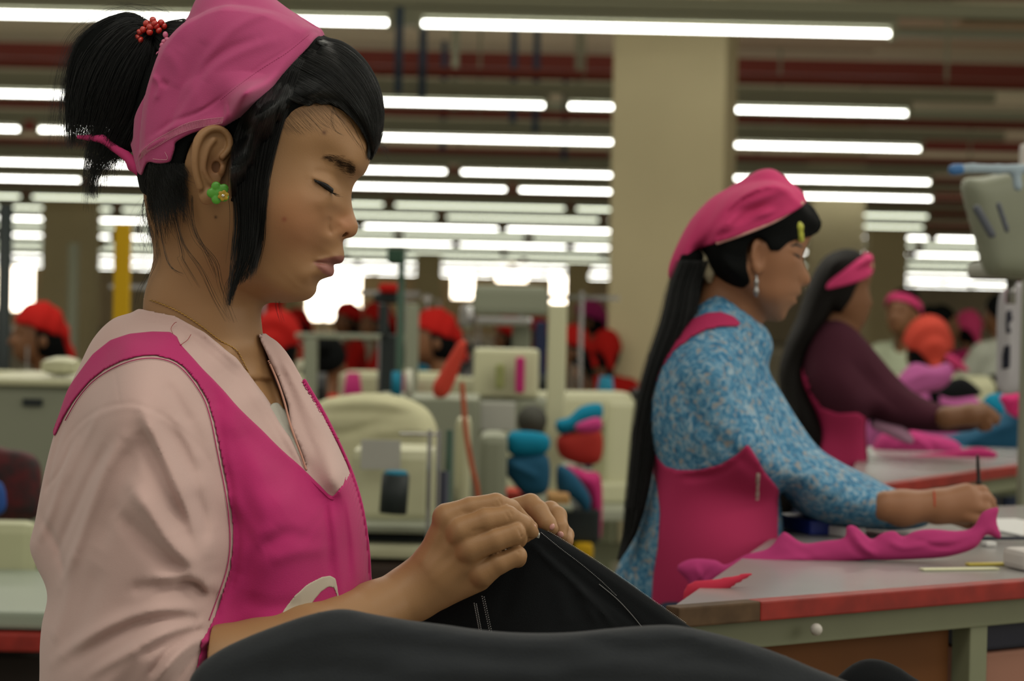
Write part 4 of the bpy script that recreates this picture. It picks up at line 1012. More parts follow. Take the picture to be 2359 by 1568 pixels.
# the folded charcoal pile in front, out of focus
DF = 1.38
def drape(name, label, D, o_, c_, r_, m, h=.003, S=20, cat='garment', rf=14, extra=None, parent=None, group=None, smooth=3):
    G_ = Inflate(D, o_, c_, r_, S=S, h=h*.7, rfade=rf, smooth=smooth)
    lo, hi = G_.box(); o = obj_sdf(name, lambda P: G_.sdf(P), lo, hi, h, m, parent)
    if parent is None: tag(o, label, cat, group)
    return o, G_
drape('garment', 'dark charcoal fleece garments heaped in the foreground below the hands', DF,
 [(430,1600),(452,1540),(500,1500),(560,1470),(620,1446),(700,1418),(760,1404),(800,1402),(860,1414),(940,1428),(1020,1438),(1120,1452),(1220,1458),(1320,1456),(1420,1446),(1500,1440),(1560,1440),(1640,1456),(1720,1478),(1800,1506),(1880,1540),(1960,1572),(2060,1620),(2100,1800),(1400,1900),(700,1900),(430,1800)],
 [(600,1520,60),(780,1470,60),(1000,1500,70),(1300,1510,70),(1600,1500,60),(1800,1550,50),(1000,1650,130),(1500,1650,130),(700,1650,110),(1850,1650,90),(1200,1800,160)],
 [([(470,1560),(620,1490),(780,1450),(900,1460)], 9, 22), ([(800,1470),(1000,1500),(1200,1520),(1400,1510)], -8, 18), ([(820,1420),(1000,1460),(1200,1480),(1330,1480)], 8, 16), ([(1340,1470),(1460,1500),(1560,1490),(1640,1500)], -9, 14), ([(1400,1460),(1520,1455),(1660,1480),(1800,1530)], 10, 16), ([(1300,1530),(1500,1540),(1700,1560),(1850,1590)], 9, 20), ([(900,1550),(1100,1545),(1300,1560)], 9, 22), ([(1000,1580),(1200,1590),(1400,1570)], -8, 18), ([(560,1560),(760,1540),(900,1560)], -8, 20), ([(1540,1530),(1600,1520),(1700,1530)], -8, 12)],
 M_BLK2, .0035, 20)
drape('garment', 'small black cloth hump at the bottom edge right of the charcoal heap', 1.5,
 [(1920,1580),(1950,1540),(1985,1520),(2020,1517),(2060,1530),(2100,1556),(2140,1590),(2140,1680),(1920,1680)],
 [(1990,1560,40),(2050,1580,45),(2020,1630,50)], [], M_BLK, .003, 20)
# the bench under the heap
bt = at(1200, 1700, 1.45)
bench = empty('work_table', (bt.x, bt.y, 0), 'low grey work table under the charcoal garments, below the picture edge', 'table')
zt_ = 0.90
MB().box((bt.x+.02, bt.y-.04, zt_), (.95, .28, .03), bev=.004).build('tabletop', mat('table_laminate', '#8f8f8a', .4, .4), bench)
for sx in (-.45, .40):
    for sy in (-.16, .06): MB().box((bt.x+sx, bt.y+sy, zt_/2-.01), (.04, .04, zt_)).build('leg', M_STEELP if 'M_STEELP' in globals() else mat('leg_steel', '#6d7068', .5), bench)
# ================================================================== the women behind
M_SKIN2 = mat('brown_skin', '#8a6044', .5, .3)
M_SKIN3 = mat('brown_skin_dark', '#6e4a30', .5, .3)
M_PINK2 = mat('pink_uniform', '#bf3c6c', .8, .12)
M_PINKD = mat('pink_apron', '#a42e56', .8, .12)
def infl(name, D, o_, c_, m, parent, r_=(), h=.003, S=26, clip=None, off=0., extra=None, rf=10, far=1.0):
    G_ = Inflate(D, o_, c_, r_, S=S, h=h*.8, rfade=rf, far=far); lo, hi = G_.box()
    pol = G_.pg(clip, False) if clip is not None else None
    def fn(P):
        d = G_.sdf(P, off)
        if extra is not None: d = extra(P, d, G_)
        if pol is not None: d = smax(d, sdpoly_grid(P, pol), .002)
        return d
    return obj_sdf(name, fn, lo-.01, hi+.01, h, m, parent), G_
def cf(px, py, w, D): return cpt(px, py, D-w*D/F)
def limb(name, D, segs, m, parent, h=.003, k=.006):
    """segs: list of chains [(px,py,w,r px)...]"""
    P_ = [[(cf(a, b, w, D), r*D/F) for a, b, w, r in s] for s in segs]
    al = np.array([p for s in P_ for p, r in s]); rm = max(r for s in P_ for p, r in s)+.01
    def fn(P):
        d = None
        for s in P_:
            e = chain(P, [p for p, r in s], [r for p, r in s], .004); d = e if d is None else smin(d, e, k)
        return d
    return obj_sdf(name, fn, al.min(0)-rm, al.max(0)+rm, h, m, parent)
def mesh_parts(fn_list): return [nets(*a) for a in fn_list]
# ---------------------------------------------------------------- woman in blue
D2 = 2.73; U2 = D2/F
p0 = at(1640, 715, D2)
w2 = empty('person', (p0.x, p0.y, 0), 'woman in a blue patterned shirt, pink apron and pink kerchief writing at the bench', 'person')
f2 = [(1884,512),(1880,530),(1872,540),(1860,562),(1848,592),(1853,612),(1864,632),(1867,648),(1858,658),(1844,663),(1846,674),(1840,681),(1832,687),(1836,697),(1822,706),(1812,720),(1806,735),(1790,741),(1762,735),(1740,722),(1710,690),(1670,655),(1645,620),(1632,560),(1640,505),(1672,462),(1725,432),(1780,425),(1830,455),(1862,485)]
c2 = [(1700,480,150),(1760,480,150),(1820,480,120),(1860,500,70),(1700,600,145),(1650,560,140),(1760,560,142),(1800,540,128),(1835,540,95),(1858,535,45),(1800,590,128),(1826,585,105),(1840,600,72),(1845,620,45),(1855,640,22),(1850,652,20),(1835,645,55),(1820,650,85),(1790,640,118),(1760,650,120),(1820,690,60),(1832,678,42),(1800,700,80),(1790,725,48),(1750,700,90),(1700,660,100),(1660,560,90)]
H2 = Inflate(D2, f2, c2, [([(1832,588),(1845,596)], -5, 5), ([(1815,572),(1840,580)], 3, 6), ([(1815,683),(1836,683)], -4, 3), ([(1838,640),(1840,655)], -4, 4)], S=16, h=.0016, rfade=5)
nk2 = [cf(1700,640,0,D2), cf(1672,720,0,D2), cf(1655,830,0,D2)]
e2c = H2.on(1746, 590)
def head2(P):
    d = smin(H2.sdf(P), chain(P, nk2, [.046, .044, .06], .01), .012)
    L = (P-e2c)/U2
    er = np.sqrt((L[:, 0]/18)**2+(L[:, 1]/42)**2+((L[:, 2]+3-L[:, 0]*.4)/9)**2)-1
    er = er*12; cv = np.sqrt(((L[:, 0]-4)/10)**2+((L[:, 1]-2)/27)**2+((L[:, 2]+12)/10)**2)-1
    er = smax(er, -cv*10, 3)
    return smin(d, er*U2, .002)
lo, hi = H2.box(); lo[1] = cf(0,840,0,D2)[1]; lo[2] -= .02; hi[2] += .0
lo = np.minimum(lo, cf(1560,0,0,D2)*[1,0,0]+[0,9,9])
hm_ = nets(head2, lo, hi, .0022)
# right hand holding a pen, left hand on the cloth
def hnd2(P):
    c = lambda a, b, w: cf(a, b, w, D2)
    d = cone(P, c(2080,1170,150), c(2160,1162,140), 40*U2, 33*U2)
    for a, b, ra, rb in (((2160,1162,140),(2225,1140,125),33,27),((2160,1170,140),(2235,1160,130),30,26),((2160,1178,135),(2225,1185,125),28,22)):
        d = smin(d, cone(P, c(*a), c(*b), ra*U2, rb*U2), .008)
    for f in ([(2225,1132,115,17),(2262,1132,105,15),(2282,1155,90,12),(2272,1180,85,9)], [(2232,1148,130,16),(2272,1150,125,15),(2288,1174,108,12),(2272,1196,100,10)], [(2232,1166,140,16),(2270,1172,138,14),(2280,1192,120,12),(2262,1206,112,10)], [(2222,1186,140,15),(2252,1196,138,13),(2262,1208,125,11),(2246,1214,118,9)], [(2190,1190,110,16),(2228,1205,95,13),(2262,1204,92,10)]):
        d = smin(d, chain(P, [c(a, b, w) for a, b, w, r in f], [r*U2 for a, b, w, r in f], .002), .003)
    d = smin(d, cone(P, c(2080,1170,150), c(2040,1165,160), 36*U2, 34*U2), .01)
    return d
hn = nets(hnd2, cf(1780,1260,180,D2), cf(2310,1020,20,D2)+np.array([0,0,.0]), .0024) if False else None
def bounds(pts, D, pad): A = np.array([cf(*p, D) for p in pts]); return A.min(0)-pad, A.max(0)+pad
b0, b1 = bounds([(1790,1240,190),(2300,1020,60)], D2, .03); hn = nets(hnd2, b0, b1, .0024)
def core2(P):
    x = lambda a, b, w=0: cf(a, b, w, D2)
    d = cone(P, x(1640,870), x(1640,1250), .055, .07)
    for s_ in (-1, 1):
        hip = x(1640,1500)+np.array([0, 0, s_*.08]); kn = x(1600,2150)+np.array([0, 0, s_*.08]); ft = x(1590,3020)+np.array([0, 0, s_*.08]); ft[1] = cf(1590, 3050, 0, D2)[1]
        d = smin(d, cone(P, hip, kn, .060, .05), .02); d = smin(d, cone(P, kn, ft, .05, .042), .02); d = smin(d, cone(P, ft, ft+np.array([.14, -.02, 0]), .035, .028), .01)
    return d
b0, b1 = bounds([(1500,3120,0),(1800,760,0)], D2, .22); cr = nets(core2, b0, b1, .012)
body2 = obj_sdf('body', None, 0, 0, 0, M_SKIN2, w2, [hm_, hn, cr])
# shirt
M_BLUP = bpy.data.materials.new('blue_printed_cotton'); M_BLUP.use_nodes = True
def blue_print():
    nt = M_BLUP.node_tree; b = nt.nodes['Principled BSDF']; b.inputs['Roughness'].default_value = .85; b.inputs['Specular IOR Level'].default_value = .15
    tc = nt.nodes.new('ShaderNodeTexCoord'); n = nt.nodes.new('ShaderNodeTexNoise'); n.inputs['Scale'].default_value = 95; n.inputs['Detail'].default_value = 4; n.inputs['Distortion'].default_value = 1.2
    r = nt.nodes.new('ShaderNodeValToRGB'); e = r.color_ramp.elements; e[0].position = .36; e[0].color = (*lin('#2f6387'), 1); e[1].position = .66; e[1].color = (*lin('#8fa6b4'), 1)
    q = e.new(.50); q.color = (*lin('#4e82a2'), 1); q = e.new(.58); q.color = (*lin('#6c92aa'), 1)
    nt.links.new(tc.outputs['Object'], n.inputs['Vector']); nt.links.new(n.outputs['Fac'], r.inputs['Fac'])
    n2 = nt.nodes.new('ShaderNodeTexNoise'); n2.inputs['Scale'].default_value = 110; r2 = nt.nodes.new('ShaderNodeValToRGB'); r2.color_ramp.elements[0].position = .54; r2.color_ramp.elements[1].position = .70
    mx = nt.nodes.new('ShaderNodeMixRGB'); mx.inputs[2].default_value = (*lin('#8c8e8e'), 1)
    nt.links.new(tc.outputs['Object'], n2.inputs['Vector']); nt.links.new(n2.outputs['Fac'], r2.inputs['Fac']); nt.links.new(r2.outputs['Color'], mx.inputs[0]); nt.links.new(r.outputs['Color'], mx.inputs[1]); nt.links.new(mx.outputs[0], b.inputs['Base Color'])
blue_print()
so = [(1648,654),(1690,672),(1722,700),(1752,738),(1772,768),(1780,800),(1770,850),(1800,905),(1840,970),(1880,1025),(1930,1060),(2000,1095),(2060,1125),(2118,1140),(2136,1165),(2130,1205),(2070,1218),(1990,1216),(1900,1205),(1850,1185),(1810,1150),(1790,1130),(1800,1200),(1800,1300),(1800,1420),(1790,1580),(1640,1620),(1500,1560),(1480,1420),(1420,1350),(1420,1312),(1450,1250),(1480,1160),(1500,1080),(1486,1010),(1480,950),(1492,880),(1518,820),(1552,765),(1592,706),(1620,672)]
sc_ = [(1650,700,110),(1700,740,130),(1740,790,120),(1620,760,160),(1580,820,220),(1660,820,260),(1560,920,235),(1640,920,290),(1700,900,250),(1740,880,160),(1540,1020,200),(1620,1020,270),(1700,1000,290),(1760,980,230),(1800,980,130),(1740,1070,270),(1790,1060,240),(1830,1030,160),(1860,1100,225),(1930,1120,205),(1950,1160,190),(2000,1160,190),(2080,1180,170),(1880,1170,170),(1560,1120,190),(1640,1120,210),(1720,1140,190),(1580,1250,190),(1680,1250,200),(1740,1280,150),(1480,1240,90),(1460,1320,70),(1600,1380,190),(1700,1400,180),(1640,1540,190),(1740,1500,120),(1530,1500,100)]
sr = [([(1700,860),(1760,930),(1810,1000),(1860,1060)], 8, 14), ([(1640,1000),(1700,1050),(1760,1100)], -8, 14), ([(1600,1080),(1660,1070),(1710,1030),(1740,1010)], 8, 12), ([(1570,1100),(1640,1092),(1700,1060)], -9, 9), ([(1830,1100),(1880,1090),(1920,1060)], 6, 9), ([(1900,1170),(1940,1140),(1990,1100)], -6, 9), ([(1950,1180),(2010,1140),(2050,1125)], 6, 10), ([(1720,720),(1760,790),(1765,840)], 6, 9), ([(1680,700),(1730,760)], -5, 7), ([(1560,860),(1600,950),(1640,1010)], -6, 16), ([(1660,860),(1690,950)], 5, 16), ([(1740,930),(1790,1000),(1820,1060)], -6, 10)]
o, SH2 = infl('shirt', D2, so, sc_, M_BLUP, w2, sr, .0032, 26, extra=lambda P, d, G: smax(d, -(chain(P, nk2, [.048, .047, .03], .01)), .004))
# apron over it
apo = [(1700,752),(1706,744),(1690,728),(1660,718),(1630,720),(1595,734),(1560,758),(1530,800),(1510,850),(1492,905),(1478,965),(1474,1010),(1482,1050),(1500,1085),(1512,1110),(1520,1180),(1515,1260),(1504,1330),(1500,1400),(1500,1600),(1780,1600),(1785,1330),(1790,1200),(1795,1130),(1760,1085),(1735,1040),(1722,1022),(1700,1045),(1660,1070),(1610,1082),(1560,1082),(1530,1072),(1510,1045),(1497,1010),(1494,965),(1504,900),(1524,850),(1550,812),(1590,778),(1630,758),(1665,752)]
apx = SH2.pg(apo, False)
def ap2(P): return smax(smax(smin(SH2.sdf(P, .004), ell(P, cf(1650,1290,0,D2), (.085, .11, .135)), .03), sdpoly_grid(P, apx), .002), -SH2.sdf(P, -.006), .002)
lo, hi = SH2.box(); obj_sdf('apron', ap2, lo-.02, hi+.02, .0028, M_PINKD, w2)
e = SH2.pg([(1740,1085),(1752,1090),(1748,1150),(1752,1200),(1768,1235),(1775,1200),(1784,1230),(1778,1270),(1758,1262),(1742,1215),(1738,1150)], False)
obj_sdf('emblem', lambda P: smax(smax(SH2.sdf(P, .0050), sdpoly_grid(P, e), .001), -SH2.sdf(P, .003), .001), SH2.box()[0], SH2.box()[1], .002, mat('white_print2', '#a89890', .8), w2)
# hair
ho2 = [(1851,462),(1872,476),(1884,498),(1885,518),(1872,536),(1850,545),(1830,560),(1795,585),(1780,640),(1740,680),(1690,680),(1650,650),(1622,610),(1612,550),(1625,500),(1665,452),(1725,424),(1790,420)]
o, HR2 = infl('hair', D2, ho2, [(1700,480,160),(1650,560,150),(1780,480,148),(1830,490,118),(1865,505,60),(1830,530,100),(1790,550,136),(1700,600,152),(1720,640,130),(1660,620,130),(1740,560,150)], M_HAIRB, w2, (), .003, 18, extra=lambda P, d, G: smin(d, H2.sdf(P, .004), .003),
  clip=[(1598,590),(1612,566),(1660,546),(1720,526),(1785,498),(1842,458),(1900,470),(1895,530),(1866,546),(1835,552),(1812,560),(1790,580),(1772,578),(1766,560),(1750,545),(1735,548),(1722,570),(1720,620),(1728,650),(1712,665),(1690,660),(1668,652),(1640,655),(1600,620)])
tail = [(1596,600,60,30),(1575,660,60,32),(1560,740,70,36),(1528,830,80,34),(1500,920,80,30),(1484,1000,80,26),(1474,1090,80,24),(1462,1170,80,20),(1450,1230,75,13),(1425,1290,70,3)]
limb('hair', D2, [tail, [(1600,600,20,26),(1590,680,20,34),(1580,740,20,38),(1540,840,30,34),(1508,940,40,26)]], M_HAIRB, w2, .0035)
hs = []
for i in range(500):
    dx = RNG.normal(0, 14); dw = RNG.normal(0, 22); n_ = RNG.integers(6, 11)
    q = np.array([cf(a+dx*r/30, b, w+28+dw*.4, D2) for a, b, w, r in tail[:n_]]); hs.append((catmull(q, 3), .0004))
tube_obj('hair', hs, M_HAIR, w2, 3)
limb('hair_tie', D2, [[(1612,584,64,9),(1622,604,66,14),(1632,628,66,14),(1634,646,60,8)]], mat('cream_cloth', '#a8a084', .8), w2, .003)
# kerchief
ko2 = [(1544,645),(1540,618),(1556,572),(1590,508),(1632,462),(1675,436),(1717,410),(1745,393),(1776,389),(1800,402),(1822,424),(1842,442),(1852,464),(1830,484),(1784,510),(1717,540),(1650,562),(1606,578),(1596,610),(1568,636)]
infl('kerchief', D2, ko2, [(1760,440,125),(1800,450,120),(1700,470,150),(1720,520,165),(1780,500,158),(1650,500,140),(1620,545,120),(1580,580,80),(1560,620,50),(1830,465,115),(1660,550,150),(1740,420,80)], M_PINK2, w2,
  [([(1835,440),(1800,440),(1755,455),(1700,490),(1650,530)], 9, 9), ([(1800,455),(1740,480),(1690,520),(1640,560)], -9, 9), ([(1700,450),(1680,480),(1650,520),(1620,560)], -10, 7), ([(1800,480),(1740,505),(1690,535)], 5, 8), ([(1620,480),(1590,540),(1570,600)], 6, 9)], .0028, 16, extra=lambda P, d, G: smin(d, smax(smin(H2.sdf(P, .010), HR2.sdf(P, .007), .004)-G.g.look(G.R, P[:, 0], P[:, 1])*(P[:, 2] < D2)*.35, sdpoly_grid(P, G.O), .003), .004))
hem = [cf(*p, D2) for p in [(1850,466,112),(1820,488,138),(1784,509,158),(1740,528,166),(1700,543,166),(1650,560,158)]]
tube_obj('hem', [(catmull(np.array(hem), 5), .0022)], mat('cream_hem', '#c89a90', .8), w2, 6)
# hair clip, earring, bracelet, pen, eye
M_CLIP = mat('yellow_clip', '#b4b84a', .35)
c_ = (D2-HR2.on(1838, 520)[2])/U2+8
limb('hair_clip', D2, [[(1830,514,c_,5),(1844,522,c_,6),(1836,512,c_,6)], [(1836,520,c_,6),(1843,540,c_-8,7),(1846,552,c_-14,7)]], M_CLIP, w2, .002)
limb('earring', D2, [[(1742,634,152,3),(1743,648,152,3)], [(1742,652,152,4),(1742,672,152,5),(1742,682,152,3)]], M_STEEL, w2, .0016)
q = [cf(2150+3*math.cos(a), 1164+36*math.sin(a), 140+36*math.cos(a), D2) for a in np.linspace(0, 2*math.pi, 25)]
tube_obj('bracelet', [(np.array(q), .0016)], mat('red_cord', '#a03418', .6), w2, 6)
ee = H2.on([1826,1836,1844], [584,588,594], .0005); tube_obj('eye', [(ee, [.0006, .0018, .001])], M_EYE, w2, 6)
br = H2.on([1822,1834,1848], [566,563,568], .0008); tube_obj('eyebrow', [(br, [.0008, .0016, .001])], M_HAIR, w2, 6)
o = limb('pen', D2, [[(2252,1050,96,4),(2255,1112,98,5),(2258,1160,100,5),(2262,1200,102,3)]], mat('pen_black', '#1c1714', .35), None, .0016, .002)
tag(o, 'slim black pen held upright in the writing hand of the woman in blue', 'pen')
def trousers_of(D, px, ytop, yfoot, parent, m):
    x = lambda a, b, w=0: cf(a, b, w, D)
    hp_ = x(px, ytop)
    def fn(P):
        d = ell(P, hp_, (.09, .15, .14))
        for s_ in (-1, 1):
            k = x(px+5, (ytop+yfoot)/2)+np.array([0, 0, s_*.085]); f = x(px-5, yfoot)+np.array([0, 0, s_*.085])
            d = smin(d, cone(P, hp_+np.array([0, -.05, s_*.08]), k, .10, .08), .04); d = smin(d, cone(P, k, f, .08, .07), .02)
        return d
    b0, b1 = bounds([(px, ytop, 0), (px, yfoot, 0)], D, .26)
    return obj_sdf('trousers', None, 0, 0, 0, m, parent, [nets(fn, b0, b1, .014)])
trousers_of(D2, 1640, 1480, 2950, w2, mat('navy_trousers', '#2b3346', .9))
# ---------------------------------------------------------------- woman in purple
D3 = 4.2; U3 = D3/F; p0 = at(1920, 715, D3)
w3 = empty('person', (p0.x, p0.y, 0), 'woman in a dark purple sweater with long loose hair and a pink headband', 'person')
f3 = [(2004,625),(2006,645),(2000,660),(2003,680),(2010,700),(2004,710),(2002,722),(1996,734),(1990,748),(1972,756),(1950,750),(1920,730),(1885,700),(1880,650),(1900,600),(1940,582),(1980,592)]
H3 = Inflate(D3, f3, [(1930,650,85),(1960,620,80),(1985,650,55),(1960,700,68),(1985,700,42),(1998,700,20),(1980,730,38),(1910,680,80)], (), S=10, h=.0028, rfade=4)
nk3 = [cf(1940,690,0,D3), cf(1920,760,0,D3), cf(1910,820,0,D3)]
def head3(P): return smin(H3.sdf(P), chain(P, nk3, [.048, .048, .06], .01), .012)
b0, b1 = bounds([(1860,840,60),(2020,570,-60)], D3, .04); h3m = nets(head3, b0, b1, .0035)
def hnd3(P):
    c = lambda a, b, w: cf(a, b, w, D3)
    d = cone(P, c(2180,962,90), c(2235,955,85), 26*U3, 22*U3); d = smin(d, cone(P, c(2235,955,85), c(2262,950,80), 24*U3, 20*U3), .01)
    for f in ([(2262,936,80,11),(2285,950,76,9),(2300,962,70,7)], [(2266,946,84,11),(2288,962,80,9),(2296,974,76,7)], [(2262,958,86,11),(2278,974,84,9),(2280,985,80,7)], [(2255,968,84,10),(2268,982,82,8),(2266,990,80,6)], [(2240,966,70,10),(2260,985,64,8),(2275,988,62,6)]):
        d = smin(d, chain(P, [c(a, b, w) for a, b, w, r in f], [r*U3 for a, b, w, r in f], .002), .004)
    return d
b0, b1 = bounds([(2150,1010,120),(2320,910,50)], D3, .02); h3n = nets(hnd3, b0, b1, .0035)
def core3(P):
    x = lambda a, b, w=0: cf(a, b, w, D3)
    d = cone(P, x(1915,870), x(1920,1120), .05, .06)
    for s_ in (-1, 1):
        hip = x(1920,1250)+np.array([0, 0, s_*.08]); kn = x(1920,1700)+np.array([0, 0, s_*.08]); ft = x(1910,2230)+np.array([0, 0, s_*.08])
        d = smin(d, cone(P, hip, kn, .060, .05), .02); d = smin(d, cone(P, kn, ft, .05, .042), .02); d = smin(d, cone(P, ft, ft+np.array([.14, -.02, 0]), .035, .028), .01)
    return d
b0, b1 = bounds([(1850,2270,0),(2000,820,0)], D3, .22); c3m = nets(core3, b0, b1, .014)
obj_sdf('body', None, 0, 0, 0, M_SKIN3, w3, [h3m, h3n, c3m])
so3 = [(1885,738),(1920,730),(1950,742),(1985,775),(2020,815),(2060,862),(2100,900),(2150,925),(2200,935),(2246,938),(2250,975),(2235,992),(2160,995),(2080,988),(2020,975),(1990,965),(1995,1060),(1995,1160),(1860,1180),(1850,1060),(1868,980),(1850,920),(1835,870),(1845,800),(1862,760)]
o, SH3 = infl('sweater', D3, so3, [(1900,790,110),(1950,800,120),(1900,880,150),(1960,880,160),(2010,880,110),(2040,920,135),(1980,930,160),(2100,950,110),(2180,965,95),(2230,965,80),(1920,1000,110),(1960,1080,110),(1900,1100,110)], mat('plum_knit', '#3f1f2a', .95, .08), w3,
  [([(1960,830),(2010,890),(2080,950)], -5, 9), ([(1990,820),(2040,880),(2110,930)], 4, 9)], .0045, 14)
ap3 = SH3.pg([(1828,830),(1838,820),(1850,850),(1868,905),(1895,940),(1930,952),(1975,950),(1993,962),(1998,1090),(1990,1180),(1860,1200),(1895,1080),(1885,1020),(1875,965),(1850,910),(1835,870)], False)
lo, hi = SH3.box(); obj_sdf('apron', lambda P: smax(smax(SH3.sdf(P, .006), sdpoly_grid(P, ap3), .002), -SH3.sdf(P, -.01), .002), lo, hi, .004, M_PINKD, w3)
hair3p = np.array([cpt(x, y, D3)[:2] for x, y in [(1850,560),(2020,560),(2014,606),(1994,636),(1968,652),(1950,690),(1928,722),(1850,740)]])
ho3 = [(1960,573),(1985,585),(2000,605),(1995,640),(1980,655),(1965,660),(1945,690),(1925,715),(1905,740),(1870,790),(1850,850),(1880,940),(1900,1000),(1890,1070),(1860,1130),(1820,1190),(1770,1225),(1775,1150),(1800,1050),(1805,950),(1795,860),(1812,790),(1838,730),(1862,660),(1890,605),(1925,578)]
infl('hair', D3, ho3, [(1930,620,92),(1960,610,84),(1900,680,90),(1860,760,95),(1830,850,80),(1850,950,120),(1860,1050,110),(1820,1130,70),(1975,630,70)], mat('dark_brown_hair', '#0e0b09', .7, .12), w3, [([(1930,640),(1890,740),(1840,850),(1840,960),(1830,1060)], 5, 7), ([(1910,660),(1860,760),(1820,860),(1820,980)], -5, 7)], .0045, 12, rf=4, extra=lambda P, d, G: smin(d, smax(H3.sdf(P, .005), sdpoly_grid(P, hair3p), .003), .003))
hb = [(1890,668),(1898,650),(1930,625),(1965,600),(1992,583),(2004,590),(2010,615),(2005,630),(1985,643),(1950,655),(1915,664)]
infl('headband', D3, hb, [(1960,625,102),(1990,610,84),(1920,650,104),(2000,612,50)], M_PINK2, w3, (), .0035, 6, rf=3, extra=lambda P, d, G: smin(d, smax(H3.sdf(P, .011), sdpoly_grid(P, G.O), .003), .003))
limb('hair_clip', D3, [[(2000,600,40,7),(2006,612,36,7)]], mat('beige_clip', '#b0a078', .5), w3, .003)
er = H3.on(1958, 680); obj_sdf('ear', lambda P: ell(P, er, (.012, .028, .012)), er-.03, er+.03, .003, M_SKIN3, w3) if False else None

trousers_of(D3, 1915, 1230, 2180, w3, mat('navy_trousers', '#2b3346', .9))
# ================================================================== benches, cloth and the crowd behind
def on_plane(px, py, z):
    a = np.array(at(px, py, 1.0)); c = CM[:3, 3]; d = a-c; t = (z-c[2])/d[2]; return Vector(c+d*t)
M_TOP = mat('worn_laminate', '#8d8b88', .25, .5, var=.05, vscale=5)
M_EDGE = mat('red_edge', '#82221a', .5, .3, var=.2, vscale=30)
M_EDGEW = mat('worn_wood_edge', '#4c3a28', .7, .2, var=.3, vscale=30)
M_FRM = mat('green_grey_frame', '#70745c', .6, .3, var=.05, vscale=8)
M_PANEL = mat('brown_board', '#5e3a1c', .7, .2, var=.18, vscale=4)
M_NAVY = mat('navy_plastic', '#15182a', .5)
def bench_quad(name, label, A, B, Cc, Dd, z, red_from=0.0, low=.9):
    A, B, Cc, Dd = [on_plane(*p, z) for p in (A, B, Cc, Dd)]
    r = empty(name, (A.x, A.y, 0), label, 'table')
    bm = bmesh.new(); tv = [bm.verts.new(p) for p in (A, B, Cc, Dd)]; bv = [bm.verts.new(p-Vector((0, 0, .012))) for p in (A, B, Cc, Dd)]
    bm.faces.new(tv); bm.faces.new(bv[::-1])
    for i in range(4): bm.faces.new((tv[i], bv[i], bv[(i+1) % 4], tv[(i+1) % 4]))
    bmesh.ops.recalc_face_normals(bm, faces=bm.faces)
    me = bpy.data.meshes.new('tabletop'); bm.to_mesh(me); bm.free(); link('tabletop', me, M_TOP, r)
    d = (B-A); L = d.length; d.normalize(); rz = math.atan2(d.y, d.x); n = Vector((-d.y, d.x, 0))
    def bar(nm, t0, t1, z0, z1, th, m, off=0):
        c = A+d*((t0+t1)/2)+n*off; return MB().box((c.x, c.y, (z0+z1)/2), (t1-t0, th, z1-z0), rz=rz, bev=.002).build(nm, m, r)
    if red_from > 0: bar('worn_edge', 0, red_from, z-.018, z+.001, .02, M_EDGEW)
    bar('edge_band', red_from, L, z-.018, z+.001, .02, M_EDGE)
    bar('rail', .02, L, z-.046, z-.019, .03, M_FRM, .02)
    return r, A, d, n, rz, L, bar
r, A, d_, n_, rz_, L_, bar = bench_quad('work_bench', 'red edged inspection bench with a brown board front that the woman in blue leans on', (1548,1399), (2480,1326), (2760,1150), (1862,1180), 1.03, .10)
lg = on_plane(2285, 1345, 1.03); t = (lg-A).dot(d_)
bar('leg', t-.012, t+.014, .0, 1.0, .026, M_FRM, .02); bar('leg', .03, .055, .0, 1.0, .026, M_FRM, .02)
bar('board', .06, t-.02, .30, .985, .012, M_PANEL, .035)
MB().box(A+d_*(t+.001)+Vector((0, -.0, -.135)), (.02, .02, .006), rz=rz_).build('bolt', M_NAVY, r)
q = A+d_*(t+.09)+n_*.07; o = MB().box((q.x, q.y, .974), (.12, .09, .040), rz=rz_, bev=.004).build('storage_box', M_NAVY); tag(o, 'dark navy box on the shelf under the right end of the bench', 'box')
o = MB().box((q.x, q.y, .905), (.12, .09, .094), rz=rz_, bev=.004).build('carton', mat('pink_carton', '#8c6454', .8)); tag(o, 'brownish pink carton under the navy box at the right of the bench', 'carton')
q = A+d_*.17-n_*.012; o = MB().ball((q.x, q.y, 1.0), .006).build('knob', mat('white_knob', '#b0aca4', .4), None, True); tag(o, 'small round white knob on the grey rail of the bench', 'knob')
r3, A3, d3, n3, rz3, L3, bar3 = bench_quad('work_bench', 'farther red edged bench covered in magenta and blue cloth beside the woman in purple', (1940,1128), (2480,1052), (2500,985), (1990,1030), 1.03, 0)
bar3('leg', .02, .06, 0, 1.0, .04, M_FRM, .03); bar3('leg', L3-.5, L3-.46, 0, 1.0, .04, M_FRM, .03); bar3('board', .08, L3-.52, .35, .98, .015, M_PANEL, .05)
M_MAG = mat('magenta_cloth', '#a8386e', .85, .1, bump=.2, bscale=400); M_MAG2 = mat('deep_magenta', '#a01f5c', .85)
M_TEAL = mat('teal_cloth', '#12708c', .85, .1); M_TEALD = mat('deep_teal', '#0d4560', .85); M_WHC = mat('white_cloth', '#b8b4b0', .85); M_LIL = mat('lilac_cloth', '#a8548c', .85); M_ORG = mat('coral_red', '#ac3626', .85)
dr = lambda name, label, D, o_, w, m, r_=(), h=.004, cat='cloth', S=12, c=None, group=None: drape(name, label, D, o_, c or [(sum(p[0] for p in o_)/len(o_), sum(p[1] for p in o_)/len(o_), w)], r_, m, h, S, cat=cat, rf=5, group=group, smooth=1)
D_ = 2.42
